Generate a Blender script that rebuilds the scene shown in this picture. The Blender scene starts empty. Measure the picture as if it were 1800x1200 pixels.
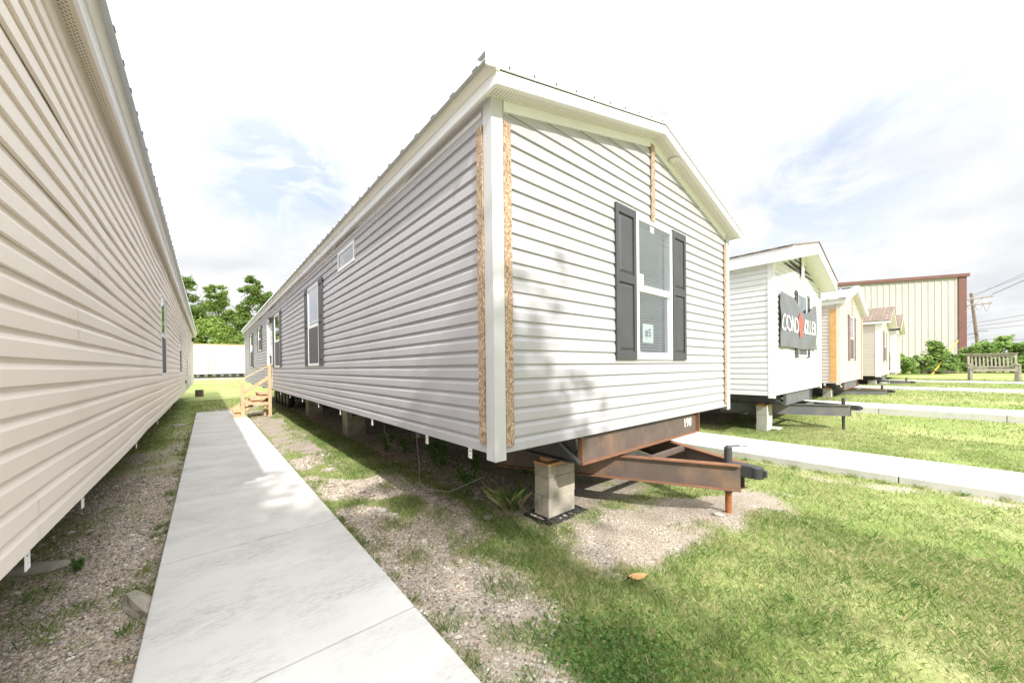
import bpy, bmesh, math, random
import numpy as np
from mathutils import Vector, Matrix
random.seed(7); rng = np.random.default_rng(11)
S = bpy.context.scene
COL = S.collection
R = math.radians

# ------------------------------------------------------------------ helpers
class MB:
    """collects faces, builds one mesh object"""
    def __init__(s): s.v = []; s.f = []; s.sm = []
    def add(s, vs, fs, smooth=False):
        o = len(s.v); s.v += [tuple(p) for p in vs]
        s.f += [tuple(i + o for i in f) for f in fs]; s.sm += [smooth] * len(fs)
        return s
    def box(s, x0, x1, y0, y1, z0, z1):
        x0, x1 = min(x0, x1), max(x0, x1); y0, y1 = min(y0, y1), max(y0, y1); z0, z1 = min(z0, z1), max(z0, z1)
        v = [(x0,y0,z0),(x1,y0,z0),(x1,y1,z0),(x0,y1,z0),(x0,y0,z1),(x1,y0,z1),(x1,y1,z1),(x0,y1,z1)]
        return s.add(v, [(3,2,1,0),(4,5,6,7),(0,1,5,4),(1,2,6,5),(2,3,7,6),(3,0,4,7)])
    def fbox(s, fr, u0, u1, n0, n1, z0, z1):
        """box in a wall frame: u along the wall, n outwards, z up"""
        o, u, n = fr
        def p(a, b, c): return (o[0]+u[0]*a+n[0]*b, o[1]+u[1]*a+n[1]*b, c)
        v = [p(u0,n0,z0),p(u1,n0,z0),p(u1,n1,z0),p(u0,n1,z0),p(u0,n0,z1),p(u1,n0,z1),p(u1,n1,z1),p(u0,n1,z1)]
        f = [(3,2,1,0),(4,5,6,7),(0,1,5,4),(1,2,6,5),(2,3,7,6),(3,0,4,7)]
        if u[0]*n[1]-u[1]*n[0] < 0: f = [tuple(reversed(q)) for q in f]
        return s.add(v, f)
    def bar(s, a, b, w, h, up=(0,0,1)):
        a = Vector(a); b = Vector(b); d = (b-a).normalized(); up = Vector(up)
        x = d.cross(up)
        if x.length < 1e-4: x = d.cross(Vector((1,0,0)))
        x.normalize(); y = x.cross(d)
        v = []
        for c in (a, b):
            for i, j in ((-1,-1),(1,-1),(1,1),(-1,1)): v.append(c + x*(i*w/2) + y*(j*h/2))
        return s.add(v, [(0,1,2,3),(7,6,5,4),(4,5,1,0),(5,6,2,1),(6,7,3,2),(7,4,0,3)])
    def tube(s, pts, r, n=10, cap=True, r1=None):
        pts = [Vector(p) for p in pts]; rings = []
        for i, p in enumerate(pts):
            d = (pts[min(i+1, len(pts)-1)] - pts[max(i-1, 0)]).normalized()
            x = d.cross(Vector((0,0,1)))
            if x.length < 1e-3: x = d.cross(Vector((0,1,0)))
            x.normalize(); y = d.cross(x)
            rr = r if r1 is None else r + (r1-r)*i/max(1, len(pts)-1)
            rings.append([p + x*math.cos(2*math.pi*k/n)*rr + y*math.sin(2*math.pi*k/n)*rr for k in range(n)])
        v = [q for g in rings for q in g]; f = []
        for i in range(len(pts)-1):
            for k in range(n):
                f.append((i*n+k, i*n+(k+1)%n, (i+1)*n+(k+1)%n, (i+1)*n+k))
        s.add(v, f, True)
        if cap:
            s.add(rings[0], [tuple(range(n))]); s.add(rings[-1], [tuple(reversed(range(n)))])
        return s
    def gable(s, W, sl, zt, x0, x1, y0, y1, o0, o1):
        """band that follows a gable roof: from offset o0 to o1 above the soffit plane"""
        def z(x): return zt + sl*(W/2-abs(x-W/2))
        xs = [x0, W/2, x1] if x0 < W/2 < x1 else [x0, x1]
        n = len(xs)
        v = []
        for y in (y0, y1):
            for o in (o0, o1):
                v += [(x, y, z(x)+o) for x in xs]
        f = []
        for i in range(n-1):
            a, b = i, i+1
            f += [(a, b, n+b, n+a), (2*n+b, 2*n+a, 3*n+a, 3*n+b), (n+a, n+b, 3*n+b, 3*n+a), (b, a, 2*n+a, 2*n+b)]
        f += [(0, n, 3*n, 2*n), (n-1, 3*n-1, 4*n-1, 2*n-1)]
        return s.add(v, f)
    def obj(s, name, mat, parent=None, bevel=0, **kw):
        me = bpy.data.meshes.new(name)
        v = s.v
        me.from_pydata(v, [], s.f); me.polygons.foreach_set('use_smooth', s.sm); me.update()
        o = bpy.data.objects.new(name, me); COL.objects.link(o)
        if mat is not None: me.materials.append(mat)
        if parent is not None: o.parent = parent
        if bevel:
            m = o.modifiers.new('bevel', 'BEVEL'); m.width = bevel; m.segments = 2; m.limit_method = 'ANGLE'
            m.harden_normals = False
        for k, q in kw.items(): o[k] = q
        return o

def empty(name, loc, label, cat, group=None, rz=0):
    o = bpy.data.objects.new(name, None); COL.objects.link(o)
    o.location = loc; o.rotation_euler = (0, 0, rz); o.empty_display_size = .2
    o['label'] = label; o['category'] = cat
    if group: o['group'] = group
    return o
def tag(o, label, cat, group=None):
    o['label'] = label; o['category'] = cat
    if group: o['group'] = group
    return o
def copy_tree(o, parent=None):
    c = o.copy(); COL.objects.link(c)
    if parent is not None: c.parent = parent
    for ch in list(o.children): copy_tree(ch, c)
    return c
def text_mesh(txt, size, shear=0, extrude=.0015, bold=0, space=1):
    cu = bpy.data.curves.new('lettering', 'FONT'); cu.body = txt; cu.size = size; cu.extrude = extrude
    cu.offset = bold; cu.shear = shear; cu.space_character = space; cu.align_x = 'CENTER'; cu.align_y = 'CENTER'
    o = bpy.data.objects.new('lettering', cu); COL.objects.link(o)
    bpy.context.view_layer.update()
    me = bpy.data.meshes.new_from_object(o.evaluated_get(bpy.context.evaluated_depsgraph_get()))
    bpy.data.objects.remove(o); bpy.data.curves.remove(cu)
    return me
def text_obj(name, txt, size, mat, parent, M, sx=1, **kw):
    me = text_mesh(txt, size, **kw); me.transform(Matrix.Diagonal((sx,1,1,1))); me.transform(M)
    me.materials.clear(); me.materials.append(mat)
    o = bpy.data.objects.new(name, me); COL.objects.link(o); o.parent = parent
    return o

# ------------------------------------------------------------------ noise
def vnoise(x, y, seed=0):
    x = np.asarray(x, float); y = np.asarray(y, float)
    xi = np.floor(x).astype(np.int64); yi = np.floor(y).astype(np.int64); xf = x-xi; yf = y-yi
    def h(a, b):
        n = (a*374761393 + b*668265263 + seed*974634777) & 0x7fffffff
        n = ((n ^ (n >> 13))*1274126177) & 0x7fffffff
        return ((n ^ (n >> 16)) & 0xffff)/65535.
    u = xf*xf*(3-2*xf); w = yf*yf*(3-2*yf)
    return (h(xi,yi)*(1-u)+h(xi+1,yi)*u)*(1-w)+(h(xi,yi+1)*(1-u)+h(xi+1,yi+1)*u)*w
def fbm(x, y, seed=0, o=4):
    t = 0; a = .5; x = np.asarray(x, float); y = np.asarray(y, float)
    for i in range(o):
        t = t + a*vnoise(x*2**i, y*2**i, seed+i*17); a *= .5
    return t/(1-.5**o)
def sst(a, b, x):
    t = np.clip((np.asarray(x, float)-a)/(b-a), 0, 1); return t*t*(3-2*t)

# ------------------------------------------------------------------ materials
def newmat(name):
    m = bpy.data.materials.new(name); m.use_nodes = True
    nt = m.node_tree; b = nt.nodes['Principled BSDF']
    return m, nt, b
def N(nt, t, **kw):
    n = nt.nodes.new(t)
    for k, v in kw.items():
        if k in n.inputs: n.inputs[k].default_value = v
        else: setattr(n, k, v)
    return n
def ramp(nt, stops):
    r = nt.nodes.new('ShaderNodeValToRGB'); e = r.color_ramp.elements
    while len(e) < len(stops): e.new(.5)
    for i, (p, c) in enumerate(stops): e[i].position = p; e[i].color = (*c, 1)
    return r
def coords(nt, scale=(1,1,1), kind='Object'):
    t = N(nt, 'ShaderNodeTexCoord'); m = N(nt, 'ShaderNodeMapping'); m.inputs['Scale'].default_value = scale
    nt.links.new(t.outputs[kind], m.inputs['Vector']); return m.outputs[0]
def pm(name, col, rough=.5, col2=None, scale=3, contrast=(.35,.65), bump=0, bscale=60, metal=0, spec=.5, stretch=(1,1,1), bstretch=None, detail=5, col3=None, scale3=.6):
    m, nt, b = newmat(name); L = nt.links.new
    b.inputs['Roughness'].default_value = rough; b.inputs['Metallic'].default_value = metal
    b.inputs['Specular IOR Level'].default_value = spec
    b.inputs['Base Color'].default_value = (*col, 1)
    if col2:
        n = N(nt, 'ShaderNodeTexNoise', Scale=scale, Detail=detail, Roughness=.6); L(coords(nt, stretch), n.inputs['Vector'])
        r = ramp(nt, [(contrast[0], col), (contrast[1], col2)]); L(n.outputs['Fac'], r.inputs[0])
        out = r.outputs[0]
        if col3:
            n3 = N(nt, 'ShaderNodeTexNoise', Scale=scale3, Detail=6, Roughness=.65); L(coords(nt), n3.inputs['Vector'])
            r3 = ramp(nt, [(.5, (0,0,0)), (.68, (1,1,1))]); L(n3.outputs['Fac'], r3.inputs[0])
            mx = N(nt, 'ShaderNodeMix', data_type='RGBA'); L(r3.outputs[0], mx.inputs[0]); L(out, mx.inputs[6]); mx.inputs[7].default_value = (*col3, 1)
            out = mx.outputs[2]
        L(out, b.inputs['Base Color'])
    if bump:
        n2 = N(nt, 'ShaderNodeTexNoise', Scale=bscale, Detail=4); L(coords(nt, bstretch or stretch), n2.inputs['Vector'])
        bp = N(nt, 'ShaderNodeBump', Strength=bump, Distance=.01); L(n2.outputs['Fac'], bp.inputs['Height']); L(bp.outputs[0], b.inputs['Normal'])
    return m

M = {}
def siding(name, c, c2, dirt):
    # vinyl: faint wood grain, a little rain dirt low on the panels
    m = pm(name, c, .42, c2, scale=1.1, contrast=(.3,.7), bump=.10, bscale=9, stretch=(1,1,1), bstretch=(2,2,30), spec=.4, col3=dirt, scale3=.9)
    return m
M['grey_siding'] = siding('grey_siding', (.425,.412,.432), (.445,.432,.452), (.405,.392,.408))
M['tan_siding'] = siding('tan_siding', (.76,.68,.61), (.78,.70,.63), (.73,.65,.575))
M['white_siding'] = siding('white_siding', (.70,.70,.70), (.72,.72,.72), (.67,.667,.66))
M['beige_siding'] = siding('beige_siding', (.57,.51,.455), (.59,.53,.475), (.54,.48,.425))
M['grey_post'] = pm('grey_vinyl_post', (.53,.527,.53), .4, (.55,.547,.55), scale=2)
M['beige_post'] = pm('beige_vinyl_post', (.66,.60,.51), .4, (.68,.62,.53), scale=2)
M['white_vinyl'] = pm('white_vinyl', (.80,.80,.79), .38, (.77,.77,.76), scale=2, bump=.03)
M['fascia_white'] = pm('painted_fascia', (.82,.805,.82), .3, (.78,.765,.78), scale=1.5, bump=.04, bscale=12)
M['cream_trim'] = pm('cream_drip_edge', (.68,.64,.56), .4, (.72,.68,.60), scale=3)
M['black_shutter'] = pm('charcoal_shutter', (.058,.058,.063), .48, (.07,.07,.075), scale=4, bump=.12, bscale=30, bstretch=(6,6,1))
M['brown_shutter'] = pm('brown_shutter', (.20,.11,.09), .5, (.23,.13,.11), scale=4)
M['metal_roof'] = pm('galvanised_roof', (.58,.60,.61), .32, (.50,.52,.53), scale=2, metal=.75, bump=.04)
M['shingle'] = None
M['black_steel'] = pm('painted_dark_steel', (.055,.056,.058), .5, (.085,.083,.08), scale=5, bump=.1, bscale=80, col3=(.11,.075,.05), scale3=2.5)
M['charcoal_steel'] = pm('charcoal_steel', (.12,.125,.13), .5, (.16,.163,.165), scale=3, bump=.08, bscale=70, col3=(.19,.17,.15), scale3=3)
M['rust_steel'] = pm('rusty_brown_steel', (.105,.080,.067), .6, (.155,.115,.092), scale=4, bump=.22, bscale=90, col3=(.23,.145,.095), scale3=2.2, contrast=(.3,.7))
M['rust_flange'] = pm('orange_rust_steel', (.27,.125,.062), .75, (.19,.095,.055), scale=9, bump=.3, bscale=120)
M['orange_rust'] = pm('bright_rust', (.42,.15,.045), .8, (.24,.09,.035), scale=14, bump=.3, bscale=120)
M['belly'] = pm('black_belly_wrap', (.018,.018,.018), .6)
M['interior'] = pm('interior_board', (.45,.43,.40), .7)
M['block'] = pm('concrete_block', (.48,.435,.35), .9, (.39,.35,.28), scale=7, bump=.5, bscale=130, col3=(.28,.26,.21), scale3=5)
M['block_white'] = pm('whitewashed_block', (.62,.60,.55), .9, (.52,.50,.46), scale=7, bump=.5, bscale=120)
M['lumber'] = pm('raw_lumber', (.58,.36,.18), .75, (.46,.27,.12), scale=5, stretch=(1,1,1), bump=.15, bscale=40)
M['stair_lumber'] = pm('treated_lumber', (.64,.44,.27), .75, (.55,.36,.20), scale=6, bump=.12, bscale=40)
M['screen'] = pm('insect_screen', (.10,.10,.105), .7)
M['blind'] = pm('white_blind', (.74,.74,.72), .5)
M['paper'] = pm('white_paper', (.82,.82,.80), .7)
M['ink'] = pm('dark_ink', (.03,.03,.03), .6)
M['stencil'] = pm('white_stencil_paint', (.85,.84,.80), .7)
M['rubber'] = pm('black_rubber', (.028,.027,.026), .85, (.06,.052,.042), scale=8, bump=.3, bscale=60)
M['rim'] = pm('dusty_rim', (.20,.19,.175), .6, (.12,.115,.11), scale=6)
M['plastic'] = pm('black_plastic', (.045,.045,.047), .5)
M['strap'] = pm('white_tie_plate', (.75,.75,.73), .45)
M['cable'] = pm('pale_cable', (.42,.40,.37), .5)
M['lamp_dark'] = pm('dark_lantern', (.04,.035,.03), .4)
M['lens'] = pm('frosted_lens', (.78,.76,.70), .25)
M['brown_trim'] = pm('brown_metal_trim', (.165,.075,.062), .45, (.20,.09,.075), scale=2)
M['warehouse'] = pm('tan_ribbed_metal', (.49,.463,.432), .5, (.52,.492,.460), scale=.4, bump=.02, col3=(.46,.435,.405), scale3=.25)
M['pole_wood'] = pm('weathered_pole', (.20,.155,.135), .9, (.28,.225,.20), scale=4, stretch=(4,4,.3), bump=.3, bscale=30)
M['bench_wood'] = pm('weathered_grey_wood', (.40,.36,.29), .85, (.28,.25,.20), scale=7, bump=.25, bscale=40)
M['wire'] = pm('utility_wire', (.10,.10,.105), .6)
M['insulator'] = pm('insulator_grey', (.42,.42,.44), .3)
M['yellow'] = pm('yellow_guard', (.72,.42,.03), .5, (.62,.34,.03), scale=3)
M['far_white'] = pm('bright_white_panel', (.84,.84,.83), .5, (.80,.80,.79), scale=.6)
M['orange_trim'] = pm('tan_roof_edge', (.60,.40,.20), .6)
M['bark'] = pm('tree_bark', (.10,.075,.055), .9, (.17,.13,.10), scale=6, stretch=(3,3,.5), bump=.6, bscale=14)
M['red'] = pm('red_emblem', (.70,.10,.075), .6)
M['white_ink'] = pm('white_ink', (.86,.86,.85), .6)
M['dry_leaf'] = pm('dry_leaf', (.55,.33,.14), .6, (.42,.22,.08), scale=30)
M['stone'] = pm('pale_stone', (.46,.43,.37), .9, (.36,.33,.28), scale=9, bump=.4, bscale=60)
M['grill_wood'] = pm('dark_timber', (.07,.05,.04), .9, (.12,.09,.07), scale=5)
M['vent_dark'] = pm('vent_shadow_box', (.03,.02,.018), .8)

def osb():
    m, nt, b = newmat('oriented_strand_board'); L = nt.links.new
    v = N(nt, 'ShaderNodeTexVoronoi', Scale=105); v.feature = 'F1'
    nz = N(nt, 'ShaderNodeTexNoise', Scale=7, Detail=3); c = coords(nt, (1.3,1.3,.75)); L(c, nz.inputs['Vector'])
    mx = N(nt, 'ShaderNodeMix', data_type='RGBA'); mx.inputs[0].default_value = .12; L(c, mx.inputs[6]); L(nz.outputs['Color'], mx.inputs[7])
    L(mx.outputs[2], v.inputs['Vector'])
    sp = N(nt, 'ShaderNodeSeparateColor'); L(v.outputs['Color'], sp.inputs[0])
    r = ramp(nt, [(0, (.17,.10,.06)), (.25, (.31,.20,.125)), (.6, (.42,.285,.185)), (.85, (.53,.39,.27)), (1, (.62,.50,.38))]); L(sp.outputs[0], r.inputs[0])
    L(r.outputs[0], b.inputs['Base Color']); b.inputs['Roughness'].default_value = .75
    bp = N(nt, 'ShaderNodeBump', Strength=.4, Distance=.004); L(sp.outputs[1], bp.inputs['Height']); L(bp.outputs[0], b.inputs['Normal'])
    return m
M['osb'] = osb()
def shingle():
    m, nt, b = newmat('brown_shingles'); L = nt.links.new
    br = N(nt, 'ShaderNodeTexBrick', Scale=1.0); br.inputs['Brick Width'].default_value = .33; br.inputs['Row Height'].default_value = .14
    br.inputs['Mortar Size'].default_value = .008
    br.inputs['Color1'].default_value = (.25,.185,.14,1); br.inputs['Color2'].default_value = (.34,.26,.20,1); br.inputs['Mortar'].default_value = (.13,.10,.08,1)
    L(coords(nt), br.inputs['Vector'])
    n = N(nt, 'ShaderNodeTexNoise', Scale=60); L(coords(nt), n.inputs['Vector'])
    mx = N(nt, 'ShaderNodeMix', data_type='RGBA', blend_type='MULTIPLY'); mx.inputs[0].default_value = .5
    L(br.outputs[0], mx.inputs[6]); L(n.outputs['Color'], mx.inputs[7]); L(mx.outputs[2], b.inputs['Base Color'])
    b.inputs['Roughness'].default_value = .95
    return m
M['shingle'] = shingle()
def soffit_mat(name, along, across, lo, hi, da=.028, dc=.0165, base=(.76,.735,.655)):
    """vented vinyl soffit: rows of punched holes in the band lo..hi (object space)"""
    m, nt, b = newmat(name); L = nt.links.new
    t = N(nt, 'ShaderNodeTexCoord'); sp = N(nt, 'ShaderNodeSeparateXYZ'); L(t.outputs['Object'], sp.inputs[0])
    def mth(op, a, bb=None, c=None):
        n = nt.nodes.new('ShaderNodeMath'); n.operation = op
        for i, q in enumerate((a, bb, c)):
            if q is None: continue
            if isinstance(q, (int, float)): n.inputs[i].default_value = q
            else: L(q, n.inputs[i])
        return n.outputs[0]
    A, C = sp.outputs[along], sp.outputs[across]
    fa = mth('SUBTRACT', mth('FRACT', mth('DIVIDE', mth('ADD', A, 100.0), da)), .5)
    fc = mth('SUBTRACT', mth('FRACT', mth('DIVIDE', mth('ADD', C, 100.0), dc)), .5)
    r2 = mth('ADD', mth('POWER', mth('MULTIPLY', fa, da/dc), 2.0), mth('POWER', fc, 2.0))
    hole = mth('LESS_THAN', r2, .085)
    band = mth('MULTIPLY', mth('GREATER_THAN', C, lo), mth('LESS_THAN', C, hi))
    hole = mth('MULTIPLY', hole, band)
    mx = N(nt, 'ShaderNodeMix', data_type='RGBA'); L(hole, mx.inputs[0]); mx.inputs[6].default_value = (*base, 1); mx.inputs[7].default_value = (.05,.035,.025,1)
    L(mx.outputs[2], b.inputs['Base Color']); b.inputs['Roughness'].default_value = .45
    return m
def glass(name, tint=(.82,.86,.86), boost=.10):
    m, nt, b = newmat(name); L = nt.links.new; nt.nodes.remove(b)
    g = N(nt, 'ShaderNodeBsdfGlossy', Roughness=.015); g.inputs['Color'].default_value = (.95,.97,1,1)
    t = N(nt, 'ShaderNodeBsdfTransparent'); t.inputs['Color'].default_value = (*tint, 1)
    fr = N(nt, 'ShaderNodeFresnel', IOR=1.55)
    nz = N(nt, 'ShaderNodeTexNoise', Scale=1.4, Detail=1); L(coords(nt), nz.inputs['Vector'])
    bp = N(nt, 'ShaderNodeBump', Strength=.02, Distance=.05); L(nz.outputs['Fac'], bp.inputs['Height']); L(bp.outputs[0], g.inputs['Normal'])
    ad = N(nt, 'ShaderNodeMath', operation='ADD'); ad.use_clamp = True; L(fr.outputs[0], ad.inputs[0]); ad.inputs[1].default_value = boost
    gb = N(nt, 'ShaderNodeNewGeometry'); iv = N(nt, 'ShaderNodeMath', operation='SUBTRACT'); iv.inputs[0].default_value = 1; L(gb.outputs['Backfacing'], iv.inputs[1])
    mu = N(nt, 'ShaderNodeMath', operation='MULTIPLY'); L(ad.outputs[0], mu.inputs[0]); L(iv.outputs[0], mu.inputs[1]); ad = mu
    mx = N(nt, 'ShaderNodeMixShader'); L(ad.outputs[0], mx.inputs[0]); L(t.outputs[0], mx.inputs[1]); L(g.outputs[0], mx.inputs[2])
    L(mx.outputs[0], nt.nodes['Material Output'].inputs[0]); return m
M['glass'] = glass('window_glass', boost=.2)
M['mirror_glass'] = glass('low_e_glass', (.40,.44,.44), .30)

def leafmat(name, stops, transl=.35, rough=.5):
    m, nt, b = newmat(name); L = nt.links.new
    g = N(nt, 'ShaderNodeNewGeometry'); r = ramp(nt, stops); L(g.outputs['Random Per Island'], r.inputs[0])
    L(r.outputs[0], b.inputs['Base Color']); b.inputs['Roughness'].default_value = rough; b.inputs['Specular IOR Level'].default_value = .3
    tr = N(nt, 'ShaderNodeBsdfTranslucent'); L(r.outputs[0], tr.inputs['Color'])
    mx = N(nt, 'ShaderNodeMixShader'); mx.inputs[0].default_value = transl
    L(b.outputs[0], mx.inputs[1]); L(tr.outputs[0], mx.inputs[2]); L(mx.outputs[0], nt.nodes['Material Output'].inputs[0])
    return m
M['tree_leaf'] = leafmat('tree_leaf', [(0,(.13,.21,.045)),(.5,(.22,.32,.07)),(1,(.33,.43,.12))])
M['tree_leaf_dark'] = leafmat('tree_leaf_dark', [(0,(.10,.175,.04)),(.6,(.175,.265,.06)),(1,(.28,.37,.10))])
M['vine_leaf'] = leafmat('vine_leaf', [(0,(.17,.27,.05)),(.5,(.27,.39,.08)),(1,(.38,.50,.14))])
M['shrub_leaf'] = leafmat('shrub_leaf', [(0,(.13,.23,.05)),(.5,(.26,.39,.10)),(1,(.43,.55,.21))])
M['weed_leaf'] = leafmat('weed_leaf', [(0,(.07,.15,.035)),(1,(.17,.28,.07))])
def grassmat():
    m, nt, b = newmat('grass_blade'); L = nt.links.new
    g = N(nt, 'ShaderNodeNewGeometry'); c = coords(nt)
    n1 = N(nt, 'ShaderNodeTexNoise', Scale=.9, Detail=5, Roughness=.65); L(c, n1.inputs['Vector'])
    n2 = N(nt, 'ShaderNodeTexNoise', Scale=6, Detail=3); L(c, n2.inputs['Vector'])
    a1 = N(nt, 'ShaderNodeMath', operation='MULTIPLY_ADD'); L(n1.outputs['Fac'], a1.inputs[0]); a1.inputs[1].default_value = 1.5; a1.inputs[2].default_value = -.75
    a2 = N(nt, 'ShaderNodeMath', operation='MULTIPLY_ADD'); L(n2.outputs['Fac'], a2.inputs[0]); a2.inputs[1].default_value = .8; L(a1.outputs[0], a2.inputs[2])
    a3 = N(nt, 'ShaderNodeMath', operation='MULTIPLY_ADD'); L(g.outputs['Random Per Island'], a3.inputs[0]); a3.inputs[1].default_value = 1.0; L(a2.outputs[0], a3.inputs[2])
    a4 = N(nt, 'ShaderNodeMath', operation='ADD'); L(a3.outputs[0], a4.inputs[0]); a4.inputs[1].default_value = -.38; a4.use_clamp = True
    r = ramp(nt, [(0,(.095,.185,.045)),(.2,(.165,.27,.065)),(.45,(.25,.355,.105)),(.66,(.35,.405,.155)),(.84,(.52,.48,.26)),(1,(.64,.56,.36))]); L(a4.outputs[0], r.inputs[0])
    L(r.outputs[0], b.inputs['Base Color']); b.inputs['Roughness'].default_value = .55; b.inputs['Specular IOR Level'].default_value = .25
    tr = N(nt, 'ShaderNodeBsdfTranslucent'); L(r.outputs[0], tr.inputs['Color'])
    mx = N(nt, 'ShaderNodeMixShader'); mx.inputs[0].default_value = .3; L(b.outputs[0], mx.inputs[1]); L(tr.outputs[0], mx.inputs[2]); L(mx.outputs[0], nt.nodes['Material Output'].inputs[0])
    return m
M['grass_blade'] = grassmat()
M['pebble'] = None
def pebblemat():
    m, nt, b = newmat('pebbles'); L = nt.links.new
    g = N(nt, 'ShaderNodeNewGeometry')
    r = ramp(nt, [(0,(.14,.115,.095)),(.2,(.32,.26,.20)),(.45,(.51,.42,.325)),(.62,(.38,.345,.31)),(.8,(.61,.53,.43)),(.93,(.72,.67,.58)),(1,(.46,.28,.15))])
    L(g.outputs['Random Per Island'], r.inputs[0]); L(r.outputs[0], b.inputs['Base Color']); b.inputs['Roughness'].default_value = .8
    return m
M['pebble'] = pebblemat()

def concrete(name, ax):
    m, nt, b = newmat(name); L = nt.links.new
    c = coords(nt)
    n1 = N(nt, 'ShaderNodeTexNoise', Scale=.9, Detail=6, Roughness=.6); L(c, n1.inputs['Vector'])
    r1 = ramp(nt, [(.3,(.60,.58,.54)),(.7,(.715,.70,.67))]); L(n1.outputs['Fac'], r1.inputs[0])
    # dark mildew smudges, stretched across the broom direction
    st = N(nt, 'ShaderNodeTexNoise', Scale=1.5, Detail=10, Roughness=.72); L(coords(nt, (.8,1.5,1)), st.inputs['Vector'])
    r2 = ramp(nt, [(.46,(.03,.03,.03)),(.70,(.80,.80,.80))]); L(st.outputs['Fac'], r2.inputs[0])
    fine = N(nt, 'ShaderNodeTexNoise', Scale=55, Detail=4, Roughness=.7); L(coords(nt, (.4,1.6,1)), fine.inputs['Vector'])
    r3 = ramp(nt, [(.40,(.1,.1,.1)),(.64,(1,1,1))]); L(fine.outputs['Fac'], r3.inputs[0])
    mul = N(nt, 'ShaderNodeMix', data_type='RGBA', blend_type='MULTIPLY'); mul.inputs[0].default_value = 1
    L(r2.outputs[0], mul.inputs[6]); L(r3.outputs[0], mul.inputs[7])
    mx = N(nt, 'ShaderNodeMix', data_type='RGBA'); L(mul.outputs[2], mx.inputs[0]); L(r1.outputs[0], mx.inputs[6]); mx.inputs[7].default_value = (.26,.25,.225,1)
    L(mx.outputs[2], b.inputs['Base Color']); b.inputs['Roughness'].default_value = .88
    br = N(nt, 'ShaderNodeTexNoise', Scale=30, Detail=5); L(coords(nt, (.25,7,1)), br.inputs['Vector'])
    bp = N(nt, 'ShaderNodeBump', Strength=.35, Distance=.006); L(br.outputs['Fac'], bp.inputs['Height']); L(bp.outputs[0], b.inputs['Normal'])
    return m
M['concrete'] = concrete('broom_concrete', 0)

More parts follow.
